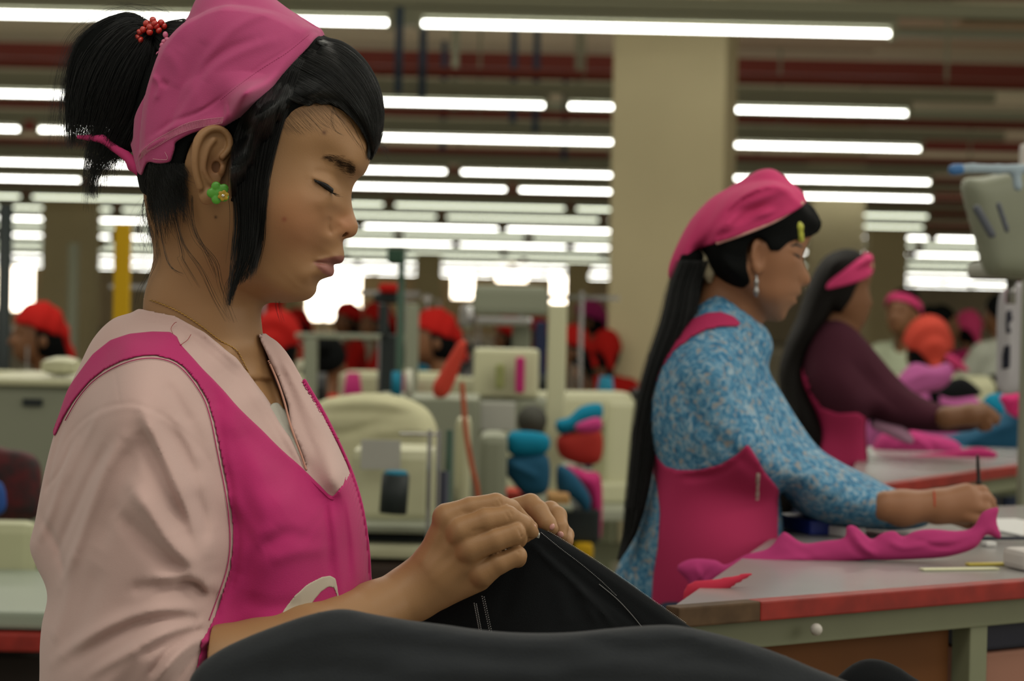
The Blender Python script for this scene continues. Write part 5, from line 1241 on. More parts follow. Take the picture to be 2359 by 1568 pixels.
dr('garment', 'crumpled magenta garment lying along the bench under the writing hand', D_,
   [(1560,1312),(1568,1296),(1600,1286),(1650,1290),(1672,1300),(1720,1276),(1770,1262),(1800,1228),(1812,1226),(1850,1250),(1900,1245),(1945,1238),(1950,1212),(1968,1210),(1990,1228),(2010,1242),(2030,1228),(2060,1222),(2080,1235),(2110,1222),(2150,1218),(2200,1222),(2240,1215),(2262,1180),(2290,1168),(2302,1170),(2296,1200),(2306,1240),(2270,1232),(2245,1262),(2180,1282),(2100,1288),(2040,1290),(1990,1290),(1940,1296),(1860,1305),(1780,1312),(1700,1322),(1650,1345),(1612,1372),(1590,1370),(1585,1340)], 30, M_MAG,
   [([(1700,1300),(1800,1290),(1900,1280)], 6, 8), ([(1960,1225),(1990,1260),(2020,1280)], 8, 7), ([(1950,1235),(1970,1265),(2000,1285)], -8, 5), ([(2040,1240),(2080,1260),(2140,1250),(2200,1240)], 7, 7), ([(2100,1240),(2180,1260),(2240,1240)], -7, 5), ([(2260,1220),(2280,1200),(2290,1180)], -7, 5), ([(1600,1300),(1620,1340)], 7, 7), ([(1640,1310),(1610,1345)], -7, 5), ([(1800,1240),(1840,1265),(1880,1290)], -5, 8)], .0028,
   c=[(1620,1320,22),(1720,1298,18),(1830,1275,22),(1900,1272,20),(1970,1255,26),(2060,1258,24),(2150,1250,26),(2240,1235,22),(2288,1195,12)])
dr('garment', 'pink garment strip hanging off the near end of the bench against the apron', 2.15, [(1590,1340),(1660,1330),(1740,1316),(1700,1345),(1640,1378),(1600,1395),(1576,1398),(1572,1370)], 10, mat('red_lining', '#b82a44', .8), (), .0035)
def lay(name, label, cat, px, py, z, sz, rz, m, bev=.002):
    p = on_plane(px, py, z); o = MB().box((p.x, p.y, z+sz[2]/2), sz, rz=rz, bev=bev).build(name, m); return tag(o, label, cat)
lay('pouch', 'flat blue pouch lying behind the magenta garment on the bench', 'pouch', 1885, 1222, 1.0305, (.07, .10, .018), .3, mat('blue_vinyl', '#1c2f7c', .35))
lay('paper', 'white paper tag beside the blue pouch on the bench', 'paper', 1938, 1232, 1.0305, (.03, .06, .012), .5, mat('paper', '#c4c4c2', .7))
lay('ruler', 'pale cream strip of tape near the front edge of the bench', 'ruler', 2210, 1312, 1.0305, (.09, .012, .002), .28, mat('cream_tape', '#c8c8a8', .6), .0005)
lay('marker', 'small yellow tape end beside the cream strip on the bench', 'tape', 2275, 1302, 1.0305, (.05, .010, .003), .28, mat('yellow_tape', '#b8a850', .6), .001)
lay('paper', 'white sheet lying at the right end of the bench past the hand', 'paper', 2345, 1215, 1.0305, (.11, .20, .002), .3, mat('paper', '#c4c4c2', .7), .0005)
lay('ruler', 'dark straight edge lying across the white sheet on the bench', 'ruler', 2335, 1243, 1.0335, (.12, .008, .004), .28, M_NAVY, .001)
lay('fabric_stack', 'small folded white cloth on the right corner of the bench', 'cloth', 2362, 1310, 1.0305, (.03, .05, .022), .3, M_WHC, .006)
lay('tag', 'tiny white button beside the tip of the magenta garment', 'button', 2278, 1258, 1.0305, (.014, .014, .006), .3, mat('paper', '#c4c4c2', .7), .002)
o = limb('hair', 2.9, [[(1880,1010,0,30),(1850,1080,0,34),(1800,1180,0,26),(1775,1225,0,6)]], mat('dark_brown_hair', '#17120e', .5, .4), w3, .004) if False else None
# cloth on the far bench
dr('cloth', 'magenta cloth spread along the front of the farther bench', 4.3, [(1930,1090),(2000,1060),(2080,1050),(2180,1040),(2260,1030),(2300,1050),(2240,1070),(2160,1080),(2060,1090),(1990,1110),(1940,1115)], 24, M_MAG2, [([(1960,1100),(2080,1070),(2200,1055)], 6, 6)], .006)
dr('cloth', 'crumpled magenta heap in the middle of the farther bench', 4.5, [(2010,1040),(2030,1000),(2080,985),(2140,1000),(2190,1010),(2214,1030),(2200,1060),(2120,1070),(2040,1072)], 45, M_MAG, [([(2050,1040),(2100,1010),(2150,1030)], 8, 6), ([(2120,1000),(2160,1040)], -8, 6)], .006)
dr('cloth', 'pink and white strip of cloth beside the apron of the woman in purple', 4.15, [(2003,968),(2030,962),(2070,975),(2100,1000),(2105,1022),(2080,1018),(2040,1000),(2008,985)], 14, mat('pale_lilac', '#b48aa4', .8), [([(2020,970),(2090,1005)], 5, 4)], .005)
dr('cloth', 'bright pink fold lying above the pale strip on the farther bench', 4.25, [(2000,962),(2040,958),(2080,968),(2100,990),(2080,992),(2040,978),(2005,972)], 12, M_MAG, (), .005)
dr('cloth', 'large heap of deep blue cloth on the farther bench right of the hand', 4.7, [(2120,1040),(2150,1010),(2200,1000),(2240,985),(2300,960),(2340,930),(2420,930),(2420,1060),(2300,1062),(2200,1066),(2140,1062)], 60, M_TEALD, [([(2200,1050),(2260,1000),(2330,980)], 9, 9), ([(2180,1010),(2240,1030),(2300,1050)], -8, 8)], .006)
dr('cloth', 'bright turquoise cloth under the hand of the woman in purple', 4.9, [(2262,935),(2275,910),(2310,905),(2350,915),(2400,930),(2400,1000),(2340,1000),(2300,975),(2275,955)], 30, M_TEAL, [([(2280,930),(2320,960),(2360,980)], 8, 7)], .006)
dr('cloth', 'hot pink bundle on top of the turquoise cloth at the right edge', 4.6, [(2300,915),(2320,905),(2350,890),(2400,880),(2400,960),(2350,965),(2320,950),(2310,930)], 22, mat('hot_pink', '#c22a6a', .8), [([(2320,930),(2360,910)], 8, 6), ([(2330,950),(2370,930)], -8, 5)], .006)
dr('cloth', 'orchid pink cloth piled behind the purple sleeve', 6.2, [(2060,890),(2085,850),(2110,835),(2150,845),(2185,835),(2195,865),(2170,895),(2130,905),(2090,915)], 34, M_LIL, [([(2080,880),(2130,860),(2180,860)], 8, 8)], .008)
# ---------------------------------------------------------------- seated and standing workers
def nets_local(fn, lo, hi, h, name, m, parent):
    v, f = nets(fn, lo, hi, h); me = mesh_np(name, v, f); o = bpy.data.objects.new(name, me); C.objects.link(o); me.materials.append(m); o.parent = parent; return o
_wc = {}
def wmesh(key, fn, lo, hi, h):
    if key not in _wc: _wc[key] = nets(fn, lo, hi, h)
    return _wc[key]
def w_body(P):
    d = ell(P, (.01, 0, 1.22), (.088, .070, .112)); d = smin(d, ell(P, (.055, 0, 1.17), (.040, .045, .055)), .03)
    d = smin(d, cone(P, (.095, 0, 1.225), (.110, 0, 1.195), .008, .012), .01); d = smin(d, cone(P, (.082, 0, 1.155), (.092, 0, 1.152), .016, .010), .008)
    for s_ in (-1, 1):
        d = smin(d, ell(P, (-.005, s_*.072, 1.205), (.018, .010, .030)), .005)
        d = smax(d, -ell(P, (.088, s_*.030, 1.225), (.014, .016, .010)), .01)
    d = smin(d, cone(P, (-.02, 0, 1.13), (-.045, 0, 1.02), .045, .052), .02); d = smin(d, ell(P, (-.05, 0, .84), (.085, .13, .22)), .03)
    for s_ in (-1, 1):
        d = smin(d, cone(P, (-.04, s_*.14, 1.0), (.05, s_*.21, .83), .045, .038), .03); d = smin(d, cone(P, (.05, s_*.21, .83), (.30, s_*.10, .85), .038, .026), .015)
        d = smin(d, ell(P, (.335, s_*.09, .85), (.042, .034, .018)), .015)
        for k in range(4): d = smin(d, cone(P, (.36, s_*(.115-.018*k), .85), (.415-.006*abs(k-1), s_*(.108-.019*k), .835), .0095, .007), .003)
        d = smin(d, cone(P, (.33, s_*.065, .848), (.375, s_*.038, .838), .011, .008), .006)
    return d
def w_shirt(P):
    d = ell(P, (-.05, 0, .86), (.105, .155, .235)); d = smin(d, cone(P, (-.05, -.12, 1.02), (-.05, .12, 1.02), .055, .055), .05)
    for s_ in (-1, 1):
        d = smin(d, cone(P, (-.04, s_*.15, 1.0), (.05, s_*.215, .83), .062, .052), .03); d = smin(d, cone(P, (.05, s_*.215, .83), (.24, s_*.125, .85), .052, .040), .015)
    d = smax(d, -cone(P, (-.03, 0, 1.04), (-.0, 0, 1.2), .052, .06), .01)
    return d-.004*np.sin(P[:, 2]*60+P[:, 0]*35)*np.clip((P[:, 2]-.6), 0, .2)
def w_ker(P):
    d = ell(P, (-.005, 0, 1.245), (.108, .092, .118)); n = np.array([.32, 0, -1.]); n /= np.linalg.norm(n)
    d = smax(d, (P-np.array([.06, 0, 1.265]))@n, .006); d = smin(d, cone(P, (-.09, 0, 1.23), (-.135, 0, 1.14), .034, .018), .03)
    return d-.003*np.sin(P[:, 0]*90+P[:, 2]*40)
def w_hair(P):
    d = ell(P, (-.018, 0, 1.225), (.088, .080, .115)); d = smax(d, P[:, 0]-.035, .01); d = smin(d, cone(P, (-.09, 0, 1.18), (-.12, 0, 1.03), .028, .018), .02); return d
def w_apron(P):
    d = w_shirt(P)-.006; a = np.abs(P[:, 1])-(.075+np.clip(1.02-P[:, 2], 0, 1)*.30)
    return smax(smax(d, a, .003), smax(np.where(P[:, 0] > -.03, -1., 0)*.5+P[:, 2]*0, -(w_shirt(P)+.003), .001), .002)
def w_hairfull(P):
    d = ell(P, (-.012, 0, 1.238), (.100, .084, .112)); return smin(smax(d, (P-np.array([.05, 0, 1.27]))@np.array([.55, 0, -.83]), .006), ell(P, (-.09, 0, 1.30), (.045, .04, .045)), .01)
def w_low(P, stand):
    d = ell(P, (-.05, 0, .60), (.11, .15, .10))
    for s_ in (-1, 1):
        if stand: d = smin(d, cone(P, (-.05, s_*.08, .6), (-.04, s_*.085, .12), .085, .06), .03); d = smin(d, cone(P, (-.04, s_*.085, .12), (-.05, s_*.085, -.22), .06, .05), .02); d = smin(d, cone(P, (-.04, s_*.085, -.25), (.09, s_*.09, -.27), .036, .028), .01)
        else: d = smin(d, cone(P, (-.04, s_*.08, .57), (.28, s_*.11, .55), .075, .06), .03); d = smin(d, cone(P, (.28, s_*.11, .55), (.24, s_*.12, .10), .058, .045), .02); d = smin(d, cone(P, (.24, s_*.12, .06), (.34, s_*.12, .035), .036, .028), .01)
    return d
def wpart(key, fn, lo, hi, m, parent, h=.012):
    v, f = wmesh(key, fn, np.array(lo), np.array(hi), h); me = mesh_np(key, v, f); o = bpy.data.objects.new(key.split('@')[0], me); C.objects.link(o); me.materials.append(m); o.parent = parent; return o
M_REDC = mat('red_cotton', '#9c1814', .85, .1); M_TRO = mat('navy_trousers', '#2b3346', .9)
def worker(px, py, D, rz, ker, shirt, label, stand=False, apron=None, head='ker', group=None):
    p = at(px, py, D); base = 1.52 if stand else 1.22
    sc = min(max(p.z/base, .84), 1.06); z = p.z-base*sc+(.30*sc if stand else 0)
    r = empty('person', (p.x, p.y, z), label, 'person', group, math.radians(rz)); r.scale = (sc,)*3
    wpart('body', w_body, (-.2, -.3, .58), (.46, .3, 1.37), M_SKIN3, r, .008)
    wpart('shirt', w_shirt, (-.2, -.32, .58), (.34, .32, 1.12), shirt, r)
    wpart('trousers@'+str(stand), lambda P: w_low(P, stand), (-.2, -.26, -.34 if stand else -.02), (.42, .26, .74), M_TRO, r, .016)
    if head == 'ker': wpart('kerchief', w_ker, (-.2, -.13, 1.08), (.14, .13, 1.4), ker, r, .008); wpart('hair', w_hair, (-.18, -.11, .98), (.1, .11, 1.37), M_HAIRB, r, .010)
    elif head == 'hair': wpart('hair@full', w_hairfull, (-.18, -.11, 1.08), (.12, .11, 1.4), M_HAIRB, r, .010)
    else:
        wpart('hair@full', w_hairfull, (-.18, -.11, 1.08), (.12, .11, 1.4), M_HAIRB, r, .010)
        def band(P): return smax(smax(ell(P, (-.005, 0, 1.245), (.108, .090, .116)), np.abs((P-np.array([.03, 0, 1.28]))@np.array([.45, 0, -.89]))-.024, .004), -ell(P, (-.005, 0, 1.245), (.100, .082, .108)), .002)
        wpart('headband', band, (-.13, -.11, 1.08), (.12, .11, 1.4), ker, r, .007)
    if apron: wpart('apron', lambda P: smax(w_shirt(P)-.007, np.abs(P[:, 1])-(.06+np.clip(1.04-P[:, 2], 0, 1)*.32), .003), (-.2, -.32, .56), (.34, .32, 1.12), apron, r)
    return r
# industrial sewing machine, built once and copied
M_CRM = mat('cream_enamel', '#b4b494', .35, .4); M_CHR = mat('chrome', '#9a9a98', .2, .6, metal=.9); M_TBL = mat('grey_table', '#8c8f7e', .5, .3)
def sewing_machine(loc, rz, label, group):
    r = empty('sewing_machine', loc, label, 'sewing machine', group, rz)
    def b(m, nm, mt, par=r): me_o = m.build(nm, mt); me_o.parent = par; return me_o
    b(MB().box((0, 0, .03), (.50, .18, .06), bev=.01), 'bed', M_CRM); b(MB().box((.17, 0, .17), (.10, .13, .26), bev=.02), 'column', M_CRM)
    b(MB().box((0, 0, .27), (.42, .11, .10), bev=.025), 'arm', M_CRM); hd = b(MB().box((-.19, 0, .20), (.07, .09, .22), bev=.015), 'head', M_CRM)
    b(MB().cyl((-.19, 0, .10), (-.19, 0, .055), .006, n=8), 'needle_bar', M_CHR, hd); b(MB().cyl((.225, 0, .27), (.26, 0, .27), .06, n=24), 'handwheel', mat('black_plastic', '#17181a', .4))
    b(MB().cyl((.05, .05, .32), (.05, .05, .40), .004, n=6), 'thread_pin', M_CHR)
    return r
def sewing_table(loc, rz, label, group):
    r = empty('sewing_table', loc, label, 'table', group, rz)
    def b(m, nm, mt): o = m.build(nm, mt); o.parent = r
    b(MB().box((0, 0, .735), (1.15, .56, .03), bev=.005), 'tabletop', M_TBL)
    for sx in (-.48, .48):
        b(MB().box((sx, 0, .37), (.05, .05, .70)), 'leg', M_FRM); b(MB().box((sx, 0, .02), (.05, .5, .04)), 'foot', M_FRM)
    b(MB().box((0, 0, .60), (.96, .04, .05)), 'rail', M_FRM)
    return r
def thread_stand(loc, rz, label, cone_m, group):
    r = empty('thread_stand', loc, label, 'thread stand', group, rz)
    def b(m, nm, mt, sm=False): o = m.build(nm, mt, None, sm); o.parent = r
    b(MB().cyl((0, 0, 0), (0, 0, .62), .008, n=8), 'pole', M_CHR); b(MB().box((0, 0, .60), (.26, .014, .014)), 'guide', M_CHR); b(MB().box((0, 0, .16), (.26, .05, .01)), 'tray', M_CHR)
    for sx in (-.09, .09): b(MB().cyl((sx, 0, .17), (sx, 0, .33), .045, .022, 18), 'thread_cone', cone_m, True)
    return r
M_C = {k: mat('cone_'+k, v, .8) for k, v in (('white', '#b8b8a8'), ('magenta', '#a02060'), ('teal', '#0f6c86'), ('red', '#a01c18'), ('navy', '#1c2440'))}
stations = [  # px, head height in the photo, depth, facing, kerchief, shirt, label detail
 (88, 775, 8.3, 205, M_REDC, mat('maroon_shirt', '#4c1c20', .9), 'worker in a red kerchief bending over a machine at the left edge'),
 (640, 800, 7.6, 80, M_REDC, M_REDC, 'worker in red kerchief and red shirt just behind the chin of the young woman'),
 (757, 838, 8.6, 80, M_REDC, M_REDC, 'dark haired worker in a red shirt seen from behind above the cream sack'),
 (800, 738, 15.5, 200, M_REDC, M_REDC, 'red clad worker in front of the large bright window'),
 (1000, 782, 9.2, 190, M_REDC, mat('slate_shirt', '#4a5060', .9), 'worker in a bright red kerchief in the middle of the machine rows'),
 (868, 745, 13.5, 180, M_REDC, M_REDC, 'distant worker in red beside the dark machine post'),
 (1175, 775, 12.4, 150, M_REDC, mat('grey_shirt', '#5c5c54', .9), 'worker in a red kerchief behind the white panel'),
 (1315, 806, 10.8, 190, M_REDC, mat('brown_shirt', '#4c3424', .9), 'worker in a red kerchief just left of the big pillar'),
 (1396, 812, 11.5, 100, M_REDC, M_REDC, 'worker in red partly hidden by the big pillar'),
 (1357, 738, 14.2, 180, mat('magenta_ker', '#8c1c5c', .85), mat('olive_shirt', '#5c6048', .9), 'distant worker in a magenta kerchief left of the big pillar'),
 (685, 748, 17.0, 180, M_REDC, M_REDC, 'distant red clad worker below the lit window'),
 (1235, 768, 16.0, 180, M_REDC, M_REDC, 'distant red clad worker below the small middle window'),
 (612, 715, 11.5, 100, M_REDC, M_REDC, 'worker in a red kerchief peeping out directly under the jaw'),
 (940, 752, 18.0, 200, M_REDC, M_REDC, 'distant red clad worker right of the dark green pole')]
for i, (px, py, D, rz, k, s_, lb) in enumerate(stations):
    head = 'hair' if i == 2 else 'ker'
    worker(px, py, D, rz, k, s_, lb, head=head)
    p = at(px, 715, D); a = math.radians(rz); f = Vector((math.cos(a), math.sin(a), 0))
    if i not in (1, 2, 8, 12):
        tp = Vector((p.x, p.y, 0))+f*.52
        sewing_table(tuple(tp), a+math.pi/2, 'grey sewing table of the '+' '.join(lb.split()[:10]), 'sewing tables')
        sewing_machine((tp.x, tp.y, .75), a+math.pi/2, 'cream sewing machine of the '+' '.join(lb.split()[:10]), 'sewing machines')
        thread_stand((tp.x+f.x*.20, tp.y+f.y*.20, .75), a+math.pi/2, 'thread stand of the '+' '.join(lb.split()[:10]), list(M_C.values())[i % 5], 'thread stands')
    st_ = empty('stool', (p.x-.05*f.x, p.y-.05*f.y, 0), 'low stool under the '+' '.join(lb.split()[:10]), 'stool', 'stools')
    for nm, m in (('seat', MB().cyl((0, 0, .44), (0, 0, .47), .15, n=20)),): o = m.build(nm, M_PANEL); o.parent = st_
    for q in range(4): o = MB().cyl((.11*math.cos(q*1.571+.78), .11*math.sin(q*1.571+.78), 0), (.08*math.cos(q*1.571+.78), .08*math.sin(q*1.571+.78), .44), .012, n=8).build('leg', M_FRM); o.parent = st_
# standing people on the right
worker(2080, 722, 9.4, 235, M_PINK2, mat('pale_green_shirt', '#9ca48c', .9), 'worker with a bun and a pink headband behind the woman in purple', stand=True, head='band')
worker(2172, 748, 11.4, 10, M_PINK2, M_MAG2, 'dark haired worker looking right behind the orange red kerchief', stand=True, head='hair')
worker(2136, 812, 7.9, 95, M_ORG, M_LIL, 'worker in an orange red kerchief bending low over the pile', head='ker')
worker(2230, 760, 12.6, 110, M_PINK2, M_MAG2, 'worker in a round pink kerchief near the white shirts', stand=True)
worker(2302, 726, 10.6, 115, M_PINK2, mat('white_shirt', '#a8aca0', .9), 'dark haired man in a white shirt at the right edge', stand=True, head='hair')
dr('cloth', 'black cloth bundle below the pink kerchief worker', 6.6, [(2160,905),(2180,880),(2215,868),(2245,885),(2262,908),(2230,915),(2190,918)], 24, M_BLK, (), .008)
dr('cloth', 'pink strap of cloth hanging right of the orange red kerchief', 7.2, [(2180,815),(2200,820),(2228,845),(2230,858),(2205,850),(2180,832)], 10, M_PINK2, (), .008)

for k, (px, D, rz) in enumerate(((1335, 6.3, .3), (1085, 7.4, -.2), (960, 7.9, .2), (610, 7.2, 0), (60, 7.0, .1), (2200, 9.0, .2))):
    p = at(px, 715, D); nm = ['beside the turquoise cloth left of the pillar', 'behind the white panel machine', 'behind the cream sack', 'behind the shoulder of the young woman', 'behind the left red kerchief', 'far behind the blue cloth heap'][k]
    sewing_table((p.x, p.y, 0), rz, 'grey sewing table '+nm, 'spare sewing tables'); sewing_machine((p.x-.05, p.y, .75), rz, 'cream sewing machine '+nm, 'spare sewing machines')
    thread_stand((p.x+.38, p.y+.1, .75), rz, 'thread stand '+nm, list(M_C.values())[(k*2) % 5], 'spare thread stands')
# ================================================================== machines, sacks and posts of the middle ground
def bx(name, label, cat, px0, py0, px1, py1, D, dep, m, bev=.01, parent=None, rz=0):
    a = at(px0, py0, D); b = at(px1, py1, D)
    o = MB().box((0, 0, 0), (abs(b.x-a.x), dep, abs(a.z-b.z)), bev=bev).build(name, m, None)
    o.location = ((a.x+b.x)/2, (a.y+b.y)/2+dep/2, (a.z+b.z)/2); o.rotation_euler[2] = rz
    if parent is not None: o.parent = parent; o.location = Vector(o.location)-Vector(parent.location)
    elif label: tag(o, label, cat)
    return o
def post(name, label, cat, px, py0, py1, D, r, m, floor=True, parent=None, top=None):
    a = at(px, py0, D); b = at(px, py1, D); z0 = 0 if floor else b.z
    o = MB().cyl((a.x, a.y, z0), (a.x, a.y, a.z if top is None else top), r, n=12).build(name, m, parent, True)
    if label: tag(o, label, cat)
    return o
M_YEL2 = mat('yellow_paint', '#b8920c', .6, .2); M_DK = mat('dark_machine', '#1d2424', .6); M_GRN2 = mat('dark_green_pole', '#203c2c', .6); M_LGR = mat('light_grey_enamel', '#7e8270', .5)
M_SACK = mat('cream_canvas', '#b2b090', .9, .1, var=.06, vscale=12); M_PAP = mat('notice_paper', '#9c9c94', .8)
# yellow post by the neck
D = 5.6; a = at(265, 515, D); b = at(298, 715, D)
o = MB().box(((a.x+b.x)/2, a.y, a.z/2), (b.x-a.x, .02, a.z), bev=.004).build('sign_post', M_YEL2); tag(o, 'tall flat yellow post standing behind the neck of the young woman', 'post')
# left: grey machine body, bag, chair, bench
m = empty('machine_cabinet', at(80, 1190, 4.6), 'grey green machine cabinet at the left edge behind the sleeve', 'machine')
bx('body', None, None, -60, 880, 190, 1260, 4.6, .45, M_LGR, .03, m); bx('lid', None, None, -70, 868, 196, 892, 4.58, .5, M_CRM, .008, m); bx('name_plate', None, None, 52, 918, 96, 936, 4.59, .01, M_DK, .001, m); bx('base', None, None, -40, 1260, 170, 2080, 4.65, .4, M_FRM, .01, m)
dr('bag', 'black patterned bag hanging at the left edge', 3.9, [(-30,1040),(20,1034),(70,1044),(92,1070),(96,1130),(88,1190),(40,1200),(-30,1200)], 40, mat('black_pattern', '#15191a', .7, col2='#4c1418', vscale=30), (), .006, cat='bag')
dr('ball_of_cloth', 'small blue bundle at the left picture edge', 3.8, [(-40,1110),(0,1108),(14,1140),(8,1180),(-40,1190)], 18, mat('blue_bundle', '#1d4486', .7), (), .005, cat='bundle')
ch_ = empty('chair', at(30, 1300, 3.7), 'cream chair back at the left edge behind the sleeve', 'chair')
for nm, a_ in (('backrest', (-50, 1200, 76, 1380)), ('seat', (-60, 1385, 130, 1405))):
    bx(nm, None, None, *a_, 3.7, .05 if nm == 'backrest' else .38, mat('cream_plastic', '#aeb08e', .5), .02, ch_)
for x in (-40, 100): bx('leg', None, None, x, 1400, x+14, 2440, 3.75, .03, M_FRM, .004, ch_)
bx('rib', None, None, 66, 1210, 92, 1390, 3.72, .03, mat('olive_plastic', '#7c8464', .5), .01, ch_)
bn = empty('work_bench', at(40, 1450, 3.2), 'grey bench with a red edge at the lower left corner', 'table')
bx('tabletop', None, None, -200, 1402, 140, 1452, 3.2, .5, mat('grey_green_top', '#8a9484', .4), .006, bn); bx('edge_band', None, None, -200, 1454, 106, 1503, 3.18, .04, M_EDGE, .004, bn); bx('cabinet', None, None, -200, 1505, 110, 2600, 3.25, .4, mat('dark_wood', '#1d1610', .8), .004, bn)
bx('snap_press', 'pale machine arm on top of the cabinet in front of the left red kerchief', 'machine', 88, 822, 176, 868, 4.62, .10, M_CRM, .03)
post('pipe', 'dark pipe standing at the far left behind the machines', 'pipe', 14, 470, 760, 9, .03, M_DK); post('pipe', 'thin grey pole near the far left pillar', 'pipe', 170, 560, 760, 12, .03, M_LGR)
# centre: cream sack and machine with cone
sk = dr('sack', 'big cream canvas sack lying behind the magenta apron', 4.4, [(700,960),(735,925),(780,912),(840,905),(900,908),(950,922),(990,950),(1010,1000),(1015,1060),(1000,1110),(960,1130),(900,1140),(800,1150),(740,1120),(700,1060)], 110, M_SACK,
   [([(720,950),(800,948),(880,950),(960,955)], -10, 9), ([(700,990),(780,1000),(840,985),(900,960)], -10, 8), ([(740,930),(850,920),(940,935)], 8, 10), ([(780,1010),(760,1060),(770,1110)], -8, 10), ([(850,1000),(950,990),(1000,1000)], 8, 12)], .007, cat='sack')
bx('side_table', 'low side table carrying the cream sack', 'table', 700, 1152, 1020, 1166, 4.3, .5, M_LGR, .006); bx('side_cabinet', 'plain cabinet under the side table with the sack', 'cabinet', 740, 1168, 1000, 2150, 4.45, .35, M_FRM, .01)
m = empty('overlock_machine', at(880, 1200, 3.9), 'cream overlock machine with a tall black thread cone', 'sewing machine')
bx('body', None, None, 810, 1030, 1000, 1210, 3.95, .16, M_CRM, .02, m); bx('notice', None, None, 832, 1012, 922, 1082, 3.90, .004, M_PAP, .0005, m); bx('bed', None, None, 780, 1205, 1010, 1232, 3.85, .3, M_LGR, .01, m); bx('base', None, None, 790, 1250, 1000, 1290, 3.87, .28, M_CRM, .01, m); bx('tray', None, None, 800, 1232, 990, 1250, 3.9, .24, M_DK, .004, m)
c0 = at(905, 1182, 3.75); c1 = at(912, 1092, 3.75); o = MB().cyl((0, 0, 0), tuple(c1-c0), .024, .024, 24).build('thread_cone', M_DK, None, True); o.parent = m; o.location = c0-Vector(m.location)
o = MB().cyl((0, 0, 0), (0, 0, .006), .022, .018, 24).build('cone_tip', M_C['teal'], None, True); o.parent = m; o.location = c1-Vector(m.location)
for x in (985, 1006): q = at(x, 1000, 3.8); o = MB().cyl((0, 0, 0), (0, 0, .19), .004, n=8).build('rod', M_CHR); o.parent = m; o.location = at(x, 1240, 3.8)-Vector(m.location)
bx('crossbar', None, None, 920, 996, 1012, 1004, 3.8, .01, M_CHR, .001, m)
o = bx('workbench', 'brown cabinet under the overlock machine', 'cabinet', 760, 1296, 1020, 2300, 3.85, .5, mat('dark_brown_cabinet', '#2c2018', .7), .01)
# rack frame of grey bars with a dark post
rk = empty('frame_rack', at(810, 1200, 6.8), 'pale grey steel frame rack crossing behind the red workers', 'rack')
bx('crossbar', None, None, 680, 766, 950, 784, 6.8, .05, M_LGR, .005, rk); bx('upright', None, None, 700, 780, 722, 1160, 6.8, .05, M_LGR, .005, rk); bx('upright', None, None, 935, 700, 955, 1160, 6.8, .05, M_LGR, .005, rk); bx('shelf', None, None, 700, 1120, 950, 1135, 6.8, .3, M_LGR, .005, rk)
dk = empty('button_machine', at(890, 900, 6.2), 'dark machine head on a post in front of the windows', 'machine')
bx('post', None, None, 872, 700, 892, 770, 6.2, .06, M_DK, .005, dk); bx('head', None, None, 858, 672, 925, 700, 6.2, .12, M_DK, .02, dk); bx('cover', None, None, 872, 652, 918, 674, 6.18, .1, M_REDC, .01, dk); bx('column', None, None, 876, 770, 900, 1480, 6.25, .08, M_DK, .006, dk)
gpl = post('pole', 'dark green pole in front of the bright windows', 'pole', 926, 575, 900, 6.0, .010, M_GRN2)
q_ = at(912, 590, 6.0); MB().box(tuple(q_), (.045, .08, .04), bev=.006).build('bracket', M_GRN2, gpl)
# grey hooded machine with glints
gm = empty('press_machine', at(1170, 900, 7.0), 'large grey hooded machine with chrome bar left of the pillar', 'machine')
bx('hood', None, None, 1090, 656, 1262, 728, 7.0, .4, M_LGR, .02, gm); bx('chrome_bar', None, None, 1096, 728, 1226, 752, 6.95, .05, M_CHR, .01, gm); bx('column', None, None, 1180, 752, 1212, 1270, 7.1, .2, M_LGR, .01, gm); bx('arm', None, None, 1060, 700, 1092, 760, 7.0, .1, M_CHR, .02, gm)
bx('upright', None, None, 1234, 740, 1258, 862, 6.9, .06, M_C['navy'], .006, gm)
wp = empty('panel_machine', at(1150, 980, 5.8), 'white machine panel with coloured thread cones on it', 'machine')
bx('panel', None, None, 1092, 802, 1240, 918, 5.8, .12, M_CRM, .01, wp); bx('thread_cone', None, None, 1188, 822, 1208, 906, 5.75, .03, M_C['magenta'], .008, wp); bx('thread_cone', None, None, 1142, 838, 1162, 896, 5.75, .03, mat('olive_thread', '#7c8050', .8), .008, wp); bx('base', None, None, 1080, 918, 1260, 990, 5.8, .3, M_LGR, .01, wp); bx('leg', None, None, 1090, 990, 1110, 1820, 5.9, .05, M_FRM, .004, wp); bx('leg', None, None, 1230, 990, 1250, 1820, 5.9, .05, M_FRM, .004, wp)
bx('sheet', None, None, 1108, 925, 1186, 995, 5.7, .02, M_PAP, .005, wp)
for k, (x0, y0, x1, y1, D, m_, l) in enumerate(((900,855,925,912,5.3,M_C['teal'],'teal thread cone standing behind the cream sack'), (932,850,952,915,5.3,M_C['white'],'white thread cone standing next to the teal one'), (1240,862,1262,900,6.0,M_DK,'small dark motor under the navy upright'))):
    a = at((x0+x1)/2, y1, D); b = at((x0+x1)/2, y0, D); o = MB().cyl(tuple(a), tuple(b), (x1-x0)/2*D/F, (x1-x0)/2.6*D/F, 18).build('thread_cone' if k < 2 else 'motor', m_, None, True); tag(o, l, 'thread cone' if k < 2 else 'motor')
bx('cabinet', 'grey cabinet carrying the thread cones behind the sack', 'cabinet', 860, 914, 1080, 1935, 5.32, .35, M_LGR, .006)
dr('scarf', 'orange red cloth strap hanging diagonally in the machine rows', 5.35, [(1058,786),(1076,790),(1062,840),(1048,880),(1030,912),(1004,915),(996,890),(1012,860),(1035,820)], 16, M_ORG, (), .005)
post('pole', 'dark green thread pole beside the overlock machine', 'pole', 1036, 990, 1150, 4.0, .0065, M_GRN2); post('pole', 'slim dark spindle left of the green thread pole', 'pole', 1024, 1085, 1160, 3.9, .008, M_NAVY)
